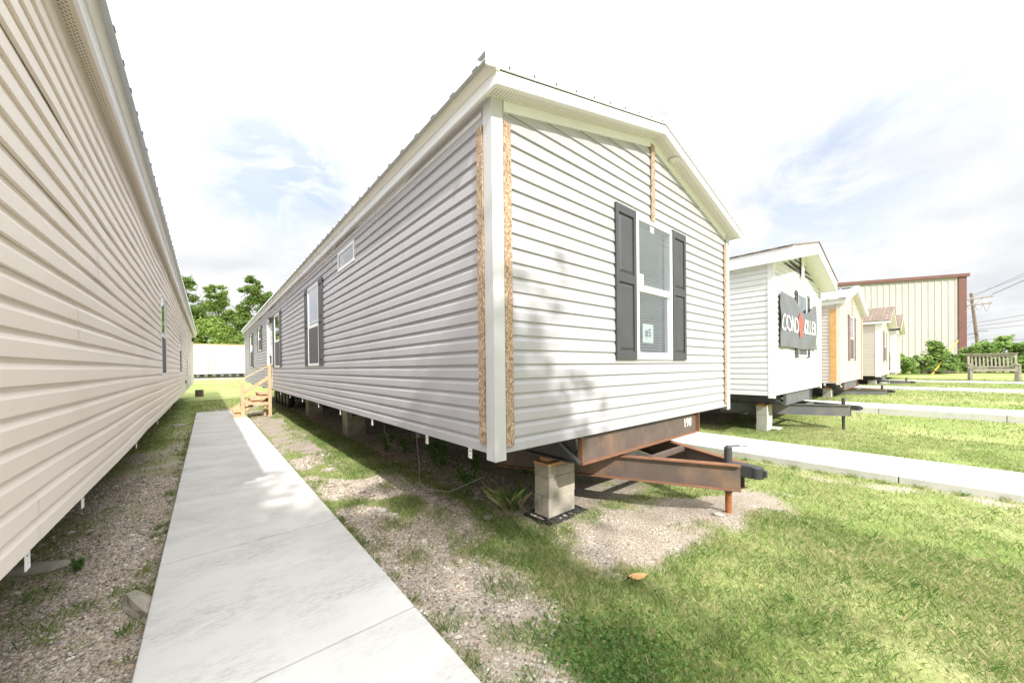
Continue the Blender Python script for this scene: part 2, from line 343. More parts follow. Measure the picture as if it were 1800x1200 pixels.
# ------------------------------------------------------------------ ground
def gz(x, y):
    x = np.asarray(x, float); y = np.asarray(y, float)
    z = .42*sst(9.5, 18.5, x) + .25*sst(28, 44, x)*sst(14, -2, y)
    z = z + .62*sst(26, 52, y)*(1-.3*sst(9, 20, x))
    z = z + .095*np.exp(-(((x-3.9)/1.0)**2+((y-1.1)/.8)**2))
    z = z + .05*sst(11.5, 13.5, y)*sst(26, 17, y)*sst(.9, 1.2, x)*sst(3, 1.8, x)
    return z
def gbump(x, y): return (fbm(x*1.7, y*1.7, 5, 3)-.5)*.05
def gmask(x, y):
    """0 = bare gravel / dirt, 1 = lawn"""
    x = np.asarray(x, float); y = np.asarray(y, float)
    n = fbm(x*1.1, y*1.1, 1, 4)-.5; n2 = fbm(x*3.3, y*3.3, 9, 3)-.5
    lawn = np.ones_like(x)
    # gravel strip between the left path and the grey home
    strip = sst(-.3, .3, x)*(1-sst(1.95, 2.25, x+n*.5))*sst(19.5, 17, y)
    pat = fbm(x*2.6+3, y*2.2+7, 61, 4); spk = fbm(x*7, y*7, 63, 3)
    strip = strip*(1-.85*sst(.15, .28, x-1.68+n*.2)*sst(4.6, 6, y)*sst(-.1, .1, 2.2-x))
    strip = strip*(1-.75*(sst(.16, .04, x-.95)*sst(.5, .58, fbm(y*.9, x*2+3, 31, 2))))
    strip = strip*(1-.9*sst(.60, .70, fbm(x*1.8+9, y*1.5, 41, 3))*sst(2.6, 3.2, y))
    edge = 1.28 + .30*(y-1.1)              # lawn comes in from the right in front of the home
    fr = sst(.2, -.15, x-edge+n*.9)*sst(.2, -.1, y-3.2)
    bare = np.maximum(strip*sst(2.5, 3.3, y+n), fr*sst(-6, -3, y))
    # bare earth round the pier and the hitch
    e = np.exp(-(((x-3.1+.55*(y-1.8))/1.45)**2+((y-1.72)/.74)**2)*1.2)*1.4
    e2 = np.exp(-(((x-4.45)/.75)**2+((y-1.35)/.35)**2))*1.1
    bare = np.maximum(bare, sst(.30, .95, np.maximum(e, e2)+n*1.5+n2*.9))
    # under the grey home
    und = sst(2.15, 2.5, x+n*.4)*sst(6.3, 5.6, x)*sst(2.1, 2.5, y)*sst(26, 23, y)
    bare = np.maximum(bare, und*(.9+.4*n2))
    # left strip between left home and path
    ls = sst(-.2, -.35, x)*sst(-2.2, -1.6, x)*sst(11.5, 7.5, y)*sst(-8, -6, y)
    ls = ls*(1-.55*sst(-.85, -1.2, x+n*.6)*sst(1.8, 4.5, y))
    ls = np.maximum(ls, sst(.22, .1, np.abs(x+.48+n*.2))*sst(17.5, 9, y)*.8*sst(-8, -6, y))
    ls = np.maximum(ls, sst(-.9, -2, x)*sst(27, 25, y)*sst(0, 2, y)*sst(-6, -5, x)*.8)
    bare = np.maximum(bare, ls*(.9+.9*n))
    # worn strip beside the right path
    rs = sst(.34, .10, np.abs(x-6.42+n*.9))*sst(2.6, 1.6, y)*(.45+1.6*n2)
    bare = np.maximum(bare, rs)
    # under the other homes
    for a, bq in ((8.9, 13.3), (15.6, 20.8), (25.3, 29.7), (31, 36)):
        bare = np.maximum(bare, .8*sst(a+.6, a+1.2, x)*sst(bq, bq-.5, x)*sst(3.2, 4, y)*sst(26, 23, y))
    bare = bare*(1-.9*sst(.26, .10, np.abs(x-1.86+n*.35))*sst(4.9, 5.6, y)*sst(17, 15, y))
    far = sst(45, 49, y)*sst(56, 52, y)*.8
    bare = np.maximum(bare, far*sst(-14, -12, x)*sst(16, 14, x))
    sprk = sst(.52, .66, pat)*(.35+.65*sst(.45, .6, spk))      # scattered tufts on the bare ground
    bare = bare*(1-.5*sprk*sst(6.0, 5.2, x))
    return np.clip(lawn-bare+n2*.45*(bare > .02)*(bare < .98), 0, 1)

def axis(lo, hi, dlo, dhi, d0, g=1.16, far=420):
    a = list(np.arange(lo, hi+1e-6, d0)); d = d0
    x = a[-1]
    while x < far:
        d = min(d*g, 40); x += d; a.append(x)
    d = d0; x = a[0]; pre = []
    while x > -far:
        d = min(d*g, 40); x -= d; pre.append(x)
    return np.array(pre[::-1]+a)
gx = axis(-2.6, 9, 0, 0, .09); gy = axis(-1.2, 9, 0, 0, .09)
XX, YY = np.meshgrid(gx, gy); ZZ = gz(XX, YY)+gbump(XX, YY)*np.clip(1-np.hypot(XX, YY)/60, 0, 1)
# keep the soil below the path slabs
nx, ny = len(gx), len(gy)
vs = np.stack([XX.ravel(), YY.ravel(), ZZ.ravel()], 1)
ii = np.arange(nx*ny).reshape(ny, nx)
fs = np.stack([ii[:-1,:-1].ravel(), ii[:-1,1:].ravel(), ii[1:,1:].ravel(), ii[1:,:-1].ravel()], 1)
def np_mesh(name, v, f, mat, smooth=True):
    me = bpy.data.meshes.new(name); me.vertices.add(len(v)); me.vertices.foreach_set('co', np.asarray(v, np.float32).ravel())
    k = f.shape[1]; me.loops.add(f.size); me.loops.foreach_set('vertex_index', f.astype(np.int32).ravel())
    me.polygons.add(len(f)); me.polygons.foreach_set('loop_start', (np.arange(len(f))*k).astype(np.int32))
    me.polygons.foreach_set('use_smooth', np.full(len(f), smooth)); me.update(calc_edges=True); me.validate()
    me.materials.append(mat)
    o = bpy.data.objects.new(name, me); COL.objects.link(o); return o
def groundmat():
    m, nt, b = newmat('ground_cover'); L = nt.links.new
    at = N(nt, 'ShaderNodeAttribute', attribute_name='lawn')
    c = coords(nt)
    # gravel
    v = N(nt, 'ShaderNodeTexVoronoi', Scale=85); L(c, v.inputs['Vector']); sp = N(nt, 'ShaderNodeSeparateColor'); L(v.outputs['Color'], sp.inputs[0])
    rg = ramp(nt, [(0,(.22,.18,.14)),(.25,(.42,.35,.275)),(.55,(.55,.47,.37)),(.8,(.47,.43,.37)),(.95,(.68,.61,.51)),(1,(.74,.69,.60))]); L(sp.outputs[0], rg.inputs[0])
    d1 = N(nt, 'ShaderNodeTexNoise', Scale=1.3, Detail=7, Roughness=.65); L(c, d1.inputs['Vector'])
    rd = ramp(nt, [(.3,(.27,.215,.16)),(.5,(.40,.325,.245)),(.7,(.52,.44,.345))]); L(d1.outputs['Fac'], rd.inputs[0])
    mg = N(nt, 'ShaderNodeMix', data_type='RGBA'); L(rd.outputs[0], mg.inputs[7]); L(rg.outputs[0], mg.inputs[6])
    dn = N(nt, 'ShaderNodeTexNoise', Scale=3.5, Detail=6); L(c, dn.inputs['Vector'])
    rdn = ramp(nt, [(.42,(0,0,0)),(.6,(.55,.55,.55))]); L(dn.outputs['Fac'], rdn.inputs[0]); L(rdn.outputs[0], mg.inputs[0])
    # lawn
    g1 = N(nt, 'ShaderNodeTexNoise', Scale=.5, Detail=7, Roughness=.65); L(c, g1.inputs['Vector'])
    rl = ramp(nt, [(.28,(.19,.26,.075)),(.42,(.26,.325,.10)),(.56,(.34,.37,.15)),(.72,(.47,.44,.24))]); L(g1.outputs['Fac'], rl.inputs[0])
    g2 = N(nt, 'ShaderNodeTexNoise', Scale=40, Detail=6, Roughness=.75); L(c, g2.inputs['Vector'])
    r2 = ramp(nt, [(.3,(.45,.45,.42)),(.7,(1.35,1.35,1.25))]); L(g2.outputs['Fac'], r2.inputs[0])
    ml = N(nt, 'ShaderNodeMix', data_type='RGBA', blend_type='MULTIPLY'); ml.inputs[0].default_value = 1; L(rl.outputs[0], ml.inputs[6]); L(r2.outputs[0], ml.inputs[7])
    # mask with a ragged edge
    e = N(nt, 'ShaderNodeTexNoise', Scale=11, Detail=6, Roughness=.7); L(c, e.inputs['Vector'])
    a1 = N(nt, 'ShaderNodeMath', operation='MULTIPLY_ADD'); L(e.outputs['Fac'], a1.inputs[0]); a1.inputs[1].default_value = 1.3; a1.inputs[2].default_value = -.65
    a2 = N(nt, 'ShaderNodeMath', operation='ADD'); L(at.outputs['Fac'], a2.inputs[0]); L(a1.outputs[0], a2.inputs[1])
    ra = ramp(nt, [(.25,(0,0,0)),(.8,(1,1,1))]); L(a2.outputs[0], ra.inputs[0])
    mx = N(nt, 'ShaderNodeMix', data_type='RGBA'); L(ra.outputs[0], mx.inputs[0]); L(mg.outputs[2], mx.inputs[6]); L(ml.outputs[2], mx.inputs[7])
    L(mx.outputs[2], b.inputs['Base Color']); b.inputs['Roughness'].default_value = .95; b.inputs['Specular IOR Level'].default_value = .2
    h = N(nt, 'ShaderNodeMix', data_type='FLOAT'); L(ra.outputs[0], h.inputs[0]); L(v.outputs['Distance'], h.inputs[2]); L(g2.outputs['Fac'], h.inputs[3])
    bp = N(nt, 'ShaderNodeBump', Strength=.7, Distance=.02); bp.invert = False; L(h.outputs[0], bp.inputs['Height']); L(bp.outputs[0], b.inputs['Normal'])
    return m
gm = gmask(XX, YY).ravel()
ground = np_mesh('ground', vs, fs, groundmat()); ground['kind'] = 'structure'
at = ground.data.attributes.new('lawn', 'FLOAT', 'POINT'); at.data.foreach_set('value', gm.astype(np.float32))
def ghv(x, y): return gz(x, y)+gbump(x, y)*np.clip(1-np.hypot(x, y)/60, 0, 1)
def gh(x, y): return float(ghv(np.array([x]), np.array([y]))[0])

# ------------------------------------------------------------------ paths
def path(x0, x1, y0, y1, joints, ztop, thick=.4):
    mb = MB(); ys = [y0]+sorted(joints)+[y1]; g = .005
    zt = ztop if callable(ztop) else (lambda y: ztop)
    for a, b in zip(ys[:-1], ys[1:]):
        aa = a+(g if a != y0 else 0); bb = b-(g if b != y1 else 0)
        n = max(1, int((bb-aa)/.8))
        for k in range(n):
            pass
        o = len(mb.v); zb = zt(a)-thick
        mb.add([(x0,aa,zb),(x1,aa,zb),(x1,bb,zb),(x0,bb,zb),(x0,aa,zt(aa)),(x1,aa,zt(aa)),(x1,bb,zt(bb)),(x0,bb,zt(bb))],
               [(3,2,1,0),(4,5,6,7),(0,1,5,4),(1,2,6,5),(2,3,7,6),(3,0,4,7)])
        # groove bed
        if b != y1: mb.add([(x0+.01,b-g,zt(b)-.014),(x1-.01,b-g,zt(b)-.014),(x1-.01,b+g,zt(b)-.014),(x0+.01,b+g,zt(b)-.014)], [(0,1,2,3)])
    return mb.obj('concrete_path', M['concrete'], bevel=.008, kind='structure')
path(-.285, .945, -7.8, 16.3, [-6.4,-4.7,-3.0,-1.3,.36,2.045,3.72,5.4,7.1,8.8,10.5,12.2,13.9,15.4], .10)
path(6.68, 8.02, -9, 18, [-7.4,-5.5,-3.6,-1.7,.32,2.22,4.1,6,7.9,9.8,11.7,13.6,15.5], .10)
path(13.55, 15.05, -9, 20, [-7,-5,-3,-1,1,3,5,7,9,11,13,15,17], .345)
path(21.3, 22.7, -9, 20, [-7,-5,-3,-1,1,3,5,7,9,11,13,15,17], .50)
path(29.75, 31.0, -9, 20, [-7,-5,-3,-1,1,3,5,7,9,11,13,15,17], .50)

# ------------------------------------------------------------------ homes
def siding_sheet(o, u, n, length, zb, zmax, pitch, openings, clips, wav=.003, seg=.9, seed=0, butt=.0185):
    """dutch-lap vinyl courses as one sheet in wall frame (o,u,n); holes cut at openings; clipped by planes"""
    bm = bmesh.new(); k = 0; rs = random.Random(seed)
    while zb+k*pitch < zmax-.002:
        z0 = zb+k*pitch; off = rs.random()*3.6
        if k % 2: off = lastoff
        lastoff = off
        cuts = [0]; c = off
        while c < length:
            if c > .3 and c < length-.3: cuts.append(c)
            c += 3.66
        cuts.append(length)
        for j, (a, b) in enumerate(zip(cuts[:-1], cuts[1:])):
            lift = .0009 if (j+(k//2)) % 2 else 0
            m = max(1, int((b-a)/seg)); us = [a+(b-a)*i/m for i in range(m+1)]
            if j < len(cuts)-2 and lift: us[-1] += .025
            if j > 0 and lift: us[0] -= .025
            rows = []
            for uu in us:
                w = wav*(math.sin(uu*1.7+k*.23+seed)+.7*math.sin(uu*.63+seed*2+k*.11)+.5*math.sin(uu*4.1+k*.6))
                dz = wav*.7*math.sin(uu*1.1+seed+k*.15) if wav > .004 else 0
                pr = [(0, .001), (0.001, butt), (.58*pitch, butt*.92), (.80*pitch, .0025), (pitch+.006, .0006)]
                rows.append([bm.verts.new((o[0]+u[0]*uu+n[0]*(q+lift+w+wav*2), o[1]+u[1]*uu+n[1]*(q+lift+w+wav*2), z0+z+dz)) for z, q in pr])
            for r0, r1 in zip(rows[:-1], rows[1:]):
                for i in range(4): bm.faces.new((r0[i], r1[i], r1[i+1], r0[i+1]))
        k += 1
    def bis(co, no, outer=False):
        bmesh.ops.bisect_plane(bm, geom=bm.verts[:]+bm.edges[:]+bm.faces[:], plane_co=co, plane_no=no, clear_outer=outer)
    for co, no in clips: bis(co, no, True)
    U = Vector((u[0],u[1],0)); O = Vector((o[0],o[1],0))
    for (a, b, c, d) in openings:
        bis(O+U*a, U); bis(O+U*b, U); bis((0,0,c), (0,0,1)); bis((0,0,d), (0,0,1))
        kill = []
        for f in bm.faces:
            ce = f.calc_center_median(); uu = (ce-O).dot(U)
            if a < uu < b and c < ce.z < d: kill.append(f)
        bmesh.ops.delete(bm, geom=kill, context='FACES')
    me = bpy.data.meshes.new('siding'); bm.to_mesh(me); bm.free()
    return me

def mesh_obj(name, me, mat, parent):
    me.materials.append(mat); o = bpy.data.objects.new(name, me); COL.objects.link(o); o.parent = parent; return o

def window(par, fr, u0, u1, z0, z1, kind='hung', blind=False, gl='glass', screen=True, proud=.035):
    """vinyl window in a wall frame: casing (part) with sashes, panes, screen and blind as sub-parts"""
    t = .045
    mb = MB()
    mb.fbox(fr, u0, u0+t, -.05, proud, z0, z1); mb.fbox(fr, u1-t, u1, -.05, proud, z0, z1)
    mb.fbox(fr, u0+t, u1-t, -.05, proud-.002, z1-t, z1); mb.fbox(fr, u0+t, u1-t, -.05, proud-.002, z0, z0+t)
    w = mb.obj('window', M['white_vinyl'], par, bevel=.004)
    if kind == 'hung':
        zm = (z0+z1)/2-.005; s = .035
        mb = MB()
        mb.fbox(fr, u0+t, u1-t, -.02, proud-.004, zm-.03, zm+.03)
        mb.fbox(fr, u0+t, u1-t, -.03, proud-.018, zm+.034, zm+.05)
        mb.fbox(fr, u0+t, u0+t+s, -.03, proud-.022, z0+t, zm-.03); mb.fbox(fr, u1-t-s, u1-t, -.03, proud-.022, z0+t, zm-.03)
        mb.fbox(fr, u0+t+s, u1-t-s, -.03, proud-.023, z0+t, z0+t+s)
        mb.obj('sash', M['white_vinyl'], w, bevel=.003)
        mb = MB(); mb.fbox(fr, u0+t, u1-t, proud-.016, proud-.012, zm+.05, z1-t); mb.obj('pane', M[gl], w)
        mb = MB(); mb.fbox(fr, u0+t+s, u1-t-s, proud-.028, proud-.024, z0+t+s, zm-.03); mb.obj('pane', M[gl], w)
        if screen:
            mb = MB(); mb.fbox(fr, u0+t+.004, u1-t-.004, proud-.010, proud-.007, z0+t+.004, zm-.032); mb.obj('screen', M['screen'], w)
    else:
        mb = MB(); mb.fbox(fr, u0+t, u1-t, proud-.016, proud-.012, z0+t, z1-t); mb.obj('pane', M[gl], w)
    if blind:
        mb = MB(); z = z0+.06; o, u, n = fr
        tl = .78
        while z < z1-.05:
            a, b = u0+.055, u1-.055; dn = .0105
            p = lambda uu, nn, zz: (o[0]+u[0]*uu+n[0]*nn, o[1]+u[1]*uu+n[1]*nn, zz)
            mb.add([p(a,-.052-dn,z-dn*tl),p(b,-.052-dn,z-dn*tl),p(b,-.052+dn,z+dn*tl),p(a,-.052+dn,z+dn*tl)], [(0,1,2,3)])
            z += .031
        for uu in (u0+.17, u1-.17):
            mb.fbox(fr, uu, uu+.004, -.040, -.038, z0+.05, z1-.05)
        mb.obj('blind', M['blind'], w)
    return w

def shutter(par, fr, u0, u1, z0, z1, mat, fine=True, split=.53):
    mb = MB(); t = .048 if u1-u0 > .2 else .03; n0 = .012; n1 = .040
    mb.fbox(fr, u0, u1, n0, n1-.016, z0, z1)
    mb.fbox(fr, u0, u0+t, n1-.016, n1, z0, z1); mb.fbox(fr, u1-t, u1, n1-.016, n1, z0, z1)
    zm = z0+(z1-z0)*split
    for a, b in ((z0, z0+.085), (zm-.045, zm+.045), (z1-.085, z1)):
        mb.fbox(fr, u0+t, u1-t, n1-.016, n1-.001, a, b)
    if fine:
        for a, b in ((z0+.085, zm-.045), (zm+.045, z1-.085)):
            g = .016; o, u, n = fr
            def p(uu, nn, zz): return (o[0]+u[0]*uu+n[0]*nn, o[1]+u[1]*uu+n[1]*nn, zz)
            ua, ub, za, zb_ = u0+t+g, u1-t-g, a+g, b-g; c = .022
            vs = [p(ua,n1-.016,za),p(ub,n1-.016,za),p(ub,n1-.016,zb_),p(ua,n1-.016,zb_),
                  p(ua+c,n1-.003,za+c),p(ub-c,n1-.003,za+c),p(ub-c,n1-.003,zb_-c),p(ua+c,n1-.003,zb_-c)]
            mb.add(vs, [(0,1,5,4),(1,2,6,5),(2,3,7,6),(3,0,4,7),(4,5,6,7)])
    return mb.obj('shutter', mat, par, bevel=.003)

def ibeam(mb, a, b, h, w, t=.012):
    """I section from a to b, z given for the top"""
    a = Vector(a); b = Vector(b); dz = Vector((0,0,1))
    mb.bar(a-dz*(t/2), b-dz*(t/2), w, t); mb.bar(a-dz*(h-t/2), b-dz*(h-t/2), w, t)
    mb.bar(a-dz*(h/2), b-dz*(h/2), t, h-2*t)
def home(label, X0, Y0, W, L, zb, zt, sl, sid, post, roof, fo=.16, so=.08, fh=.08, pitch=.111, cat='mobile home', front_open=(), left_open=(), right_open=(),
         soffit='vent', rake=.09, wav=.003, steel='charcoal_steel', hitch=True, postw=.107, shift=0, frieze=True, soft=(.77,.725,.69)):
    h = empty('mobile_home', (X0, Y0, 0), label, cat, 'single-wide homes set on piers in a row')
    zr = zt+sl*W/2
    # siding: front, left, right, back (local coordinates, origin at the front left corner)
    ang = math.atan(sl); cl = [((0,0,zt+.012), (-math.sin(ang),0,math.cos(ang))), ((W,0,zt+.012), (math.sin(ang),0,math.cos(ang)))]
    fF = ((0,0), (1,0), (0,-1)); fL = ((0,L), (0,-1), (-1,0)); fR = ((W,0), (0,1), (1,0)); fB = ((W,L), (-1,0), (0,1))
    mesh_obj('siding', siding_sheet(*fF, W, zb, zr+.02, pitch, front_open, cl, wav=.0012, seed=X0, butt=.0145), M[sid], h)
    mesh_obj('siding', siding_sheet(*fL, L, zb, zt, pitch, [(L-b, L-a, c, d) for a, b, c, d in left_open], [((0,0,zt+.01),(0,0,1))], wav=wav, seed=X0+1), M[sid], h)
    mesh_obj('siding', siding_sheet(*fR, L, zb, zt, pitch, right_open, [((0,0,zt+.01),(0,0,1))], wav=wav, seed=X0+2), M[sid], h)
    mesh_obj('siding', siding_sheet(*fB, W, zb, zr+.02, pitch, (), cl, wav=.001, seed=X0+3), M[sid], h)
    # floor with its belly wrap, ceiling, inner lining of the walls round the openings
    MB().box(.03, W-.03, .03, L-.03, zb-.025, zb+.06).obj('floor', M['belly'], h)
    # corner posts
    for x, y, sx, sy in ((0,0,-1,-1), (W,0,1,-1), (0,L,-1,1), (W,L,1,1)):
        mb = MB(); e = .034; d = .05 if y == 0 else 0
        xa, xb = (x+sx*e, x-sx*(postw-e)); ya, yb = (y+sy*e, y-sy*(postw-e))
        mb.box(xa, xb, ya, ya-sy*.018, zb-d, zt+.02); mb.box(xa, xa-sx*.018, ya-sy*.018, yb, zb-d, zt+.02)
        mb.obj('corner_post', M[post], h, bevel=.004)
    # soffits
    hw = fo*.27
    if soffit == 'vent':
        sf = soffit_mat('vented_soffit_front', 0, 1, -fo*.80, -fo*.26, base=soft); ss = soffit_mat('vented_soffit_side', 1, 0, -so*.80, -so*.1, base=soft)
        ss2 = sf
    else:
        sf = ss = M['soffit_plank']
    MB().gable(W, sl, zt, -so, W+so, -fo, -.012, 0, .012).obj('soffit', sf, h)
    mb = MB(); mb.gable(W, sl, zt, -so, -.005, -.010, L+fo, 0, .012); mb.obj('soffit', ss, h)
    sr = soffit_mat('vented_soffit_right', 1, 0, W+so*.1, W+so*.8, base=soft) if soffit == 'vent' else ss
    mb = MB(); mb.gable(W, sl, zt, W+.005, W+so, -.010, L+fo, 0, .012); mb.obj('soffit', sr, h)
    MB().gable(W, sl, zt, .005, W-.005, L+.01, L+fo, 0, .012).obj('soffit', sf, h)
    if frieze:
        MB().gable(W, sl, zt, postw-.02, W-postw+.02, -.028, -.004, -.082, -.001).obj('frieze_board', M['fascia_white'], h, bevel=.003)
        mb = MB(); mb.box(-.024, -.004, postw, L-postw, zt-.075, zt-.004); mb.obj('frieze_board', M['fascia_white'], h, bevel=.003)
    # fascia, drip edge, roof
    MB().gable(W, sl, zt, -so-.02, W+so+.02, -fo-.022, -fo, -.012, fh).obj('fascia', M['fascia_white'], h, bevel=.003)
    MB().gable(W, sl, zt, -so-.02, W+so+.02, L+fo, L+fo+.022, -.012, fh).obj('fascia', M['fascia_white'], h)
    ze = zt-sl*so
    for x, s in ((-so, -1), (W+so, 1)):
        mb = MB(); mb.box(x, x+s*.022, -fo, L+fo, ze-.012, ze+fh-.004); mb.obj('fascia', M['fascia_white'], h, bevel=.003)
    if roof == 'metal':
        for x, s in ((-so, -1), (W+so, 1)):
            mb = MB()
            y0, y1 = -fo-.03, L+fo+.03; z = ze+fh
            pr = [(x, z-.012), (x+s*.030, z-.012), (x+s*.062, z+.050), (x+s*.04, z+.058), (x, z+.058)]
            v = [(a, y0, b) for a, b in pr]+[(a, y1, b) for a, b in pr]; k = len(pr)
            mb.add(v, [(i, (i+1) % k, k+(i+1) % k, k+i) for i in range(k)]+[tuple(range(k))[::-1], tuple(range(k, 2*k))])
            mb.obj('drip_edge', M['cream_trim'], h)
        oe = so+.10
        mb = MB(); mb.gable(W, sl, zt, -oe, W+oe, -fo-.02, L+fo+.02, fh+.062, fh+.070)
        y = -fo+.12
        while y < L+fo:
            for s in (0, 1):
                xa, xb = (-oe-.004, W/2) if s == 0 else (W/2, W+oe+.004)
                za = zt+sl*(W/2-abs(xa-W/2))+fh+.0705; zc = zt+sl*(W/2-abs(xb-W/2))+fh+.0705
                v = []
                for xx, zz in ((xa, za), (xb, zc)):
                    v += [(xx, y-.034, zz), (xx, y-.014, zz+.034), (xx, y+.014, zz+.034), (xx, y+.034, zz)]
                mb.add(v, [(0,1,5,4),(1,2,6,5),(2,3,7,6),(3,2,1,0),(4,5,6,7)])
            y += .3048
        mb.obj('roof', M['metal_roof'], h)
        mb = MB(); mb.gable(W, sl, zt, -oe-.012, W+oe+.012, -fo-.034, -fo-.021, fh+.006, fh+rake+.01)
        mb.gable(W, sl, zt, -oe-.012, W+oe+.012, -fo-.034, -fo+.08, fh+rake+.011, fh+rake+.022)
        rt = mb.obj('rake_trim', M['fascia_white'], h, bevel=.002)
        for i in range(25):
            for s in (-1, 1):
                xx = W/2+s*(i+.4)*.24
                if -so < xx < W+so:
                    zz = zt+sl*(W/2-abs(xx-W/2))+fh+.028
                    MB().tube([(xx, -fo-.034, zz), (xx, -fo-.043, zz)], .008, 7).obj('screw', M['rim'], rt)
        MB().gable(W, sl, zt, W/2-.16, W/2+.16, -fo-.036, L+fo+.03, fh+rake+.026, fh+rake+.034).obj('ridge_cap', M['metal_roof'], h)
    else:
        oe = so+.04
        MB().gable(W, sl, zt, -oe, W+oe, -fo-.04, L+fo+.04, fh+.002, fh+.030).obj('roof', M['shingle'], h)
    # chassis
    zc = zb-.006; bh = .262; bi = 1.02
    for x in (bi, W-bi):
        mb = MB(); ibeam(mb, (x, .10, zc), (x, L-.1, zc), bh, .10); mb.obj('chassis_beam', M['black_steel'], h)
    y = 1.6
    while y < L:
        MB().box(.15, W-.15, y-.03, y+.03, zc-.12, zc-.022).obj('outrigger', M['black_steel'], h); y += 2.4
    return h, fF, fL, fR

def hitch(h, W, zb, steel, flange, number=None, num_on='beam', low=.0, jacktop=.14):
    bi = 1.02; zc = zb+.012; cx = W/2
    # front cross member: a C channel tucked under the edge of the siding
    x0, x1 = bi-.02, W-bi+.02
    mb = MB(); mb.box(x0, x1, .045, .057, zc-.268, zc)
    cb = mb.obj('cross_beam', M[steel], h)
    mb = MB(); mb.box(x0, x1, -.004, .056, zc-.280, zc-.268)
    mb.box(x1-.014, x1, .0, .044, zc-.267, zc-.001); mb.box(x0, x0+.012, .0, .044, zc-.267, zc-.001)
    mb.obj('flange', M[flange], cb)
    mb = MB(); mb.bar((bi-.03, .40, zc-.03), (bi-.03, .02, zc-.262), .010, .03); mb.obj('stiffener', M['charcoal_steel'], cb)
    # drawbar: two rails meeting at the coupler
    zt = zb-.305-low; rh = .245; t = .012
    tip = Vector((cx, -.92, zt)); dr = mbs = None
    db = MB(); fl = MB()
    for s in (-1, 1):
        d = Vector((s*.447, .894, 0)); nrm = Vector((s*.894, -.447, 0))
        a = tip+d*.02+Vector((s*.045, 0, 0)); b = a+d*2.55
        db.bar(a-Vector((0,0,rh/2)), b-Vector((0,0,rh/2)), .010, rh-2*t)
        for q in (t/2, rh-t/2):
            fl.bar(a-Vector((0,0,q)), b-Vector((0,0,q)), .085, t)
    o = db.obj('drawbar', M[steel], h); fl.obj('flange', M[flange], o)
    mb = MB(); yb = -.18
    mb.bar((cx-.40, yb, zt-.02), (cx+.05+.30, yb, zt-.02), .05, .05); mb.obj('brace', M[steel], o)
    # coupler
    mb = MB(); zc2 = zt-.055
    mb.bar((cx-.062, -.72, zc2-.005), (cx-.05, -1.00, zc2-.005), .010, .10); mb.bar((cx+.062, -.72, zc2-.005), (cx+.05, -1.00, zc2-.005), .010, .10)
    ring = []
    for r, z0, z1 in ((.062, zc2-.052, zc2+.05),):
        n = 16; v = []
        for z in (z0, z1):
            for k in range(n): v.append((cx+r*math.cos(2*math.pi*k/n), -1.02+r*.9*math.sin(2*math.pi*k/n), z))
        mb.add(v, [(k, (k+1) % n, n+(k+1) % n, n+k) for k in range(n)]+[tuple(range(n, 2*n)), tuple(range(n))[::-1]], False)
    mb.box(cx-.055, cx+.055, -1.0, -.80, zc2+.046, zc2+.056)
    mb.box(cx-.02, cx+.02, -1.10, -1.06, zc2-.03, zc2+.03)
    mb.obj('coupler', M['plastic'], h, bevel=.006)
    # screw jack with its crank
    jy = -.78; gzj = gh(h.location.x+cx, h.location.y+jy)
    mb = MB(); mb.tube([(cx, jy, gzj-.06), (cx, jy, zt-rh-.03)], .029, 14)
    j = mb.obj('jack', M['orange_rust'] if flange == 'rust_flange' else M['black_steel'], h)
    mb = MB(); mb.tube([(cx, jy, zt-rh-.05), (cx, jy, zt+jacktop)], .035, 16)
    mb.obj('jack_tube', M['black_steel'], j)
    mb = MB(); mb.tube([(cx, jy, zt+jacktop-.01), (cx, jy, zt+jacktop+.018)], .022, 12)
    mb.tube([(cx-.01, jy, zt+jacktop+.012), (cx+.11, jy-.06, zt+jacktop+.010)], .011, 8)
    mb.tube([(cx+.11, jy-.06, zt+jacktop+.010), (cx+.20, jy-.10, zt+jacktop-.002)], .006, 8)
    mb.obj('handle', M['charcoal_steel'], j)
    return cb, o
def tie_plates(h, ys, zb, x=-.012, s=-1):
    for y in ys:
        mb = MB(); w, t = .05, .004
        # plate with an upper slot and a lower hole: built of strips round the openings
        z1, z0 = zb+.02, zb-.085
        mb.box(x, x+s*t, y-w/2, y+w/2, zb-.022, z1); mb.box(x, x+s*t, y-w/2, y-.014, zb-.034, zb-.022); mb.box(x, x+s*t, y+.014, y+w/2, zb-.034, zb-.022)
        mb.box(x, x+s*t, y-w/2, y+w/2, zb-.052, zb-.034); mb.box(x, x+s*t, y-w/2, y-.007, zb-.064, zb-.052); mb.box(x, x+s*t, y+.007, y+w/2, zb-.064, zb-.052)
        mb.box(x, x+s*t, y-w/2, y+w/2, z0, zb-.064)
        mb.obj('tie_down_plate', M['strap'], h)

M['soffit_plank'] = None
def plank():
    m, nt, b = newmat('ribbed_soffit'); L = nt.links.new
    t = N(nt, 'ShaderNodeTexCoord'); sp = N(nt, 'ShaderNodeSeparateXYZ'); L(t.outputs['Object'], sp.inputs[0])
    q = N(nt, 'ShaderNodeMath', operation='DIVIDE'); L(sp.outputs[0], q.inputs[0]); q.inputs[1].default_value = .125
    f = N(nt, 'ShaderNodeMath', operation='FRACT'); L(q.outputs[0], f.inputs[0])
    r = ramp(nt, [(0,(.42,.40,.33)),(.07,(.76,.74,.66)),(1,(.76,.74,.66))]); L(f.outputs[0], r.inputs[0]); L(r.outputs[0], b.inputs['Base Color'])
    b.inputs['Roughness'].default_value = .5
    return m
M['soffit_plank'] = plank()

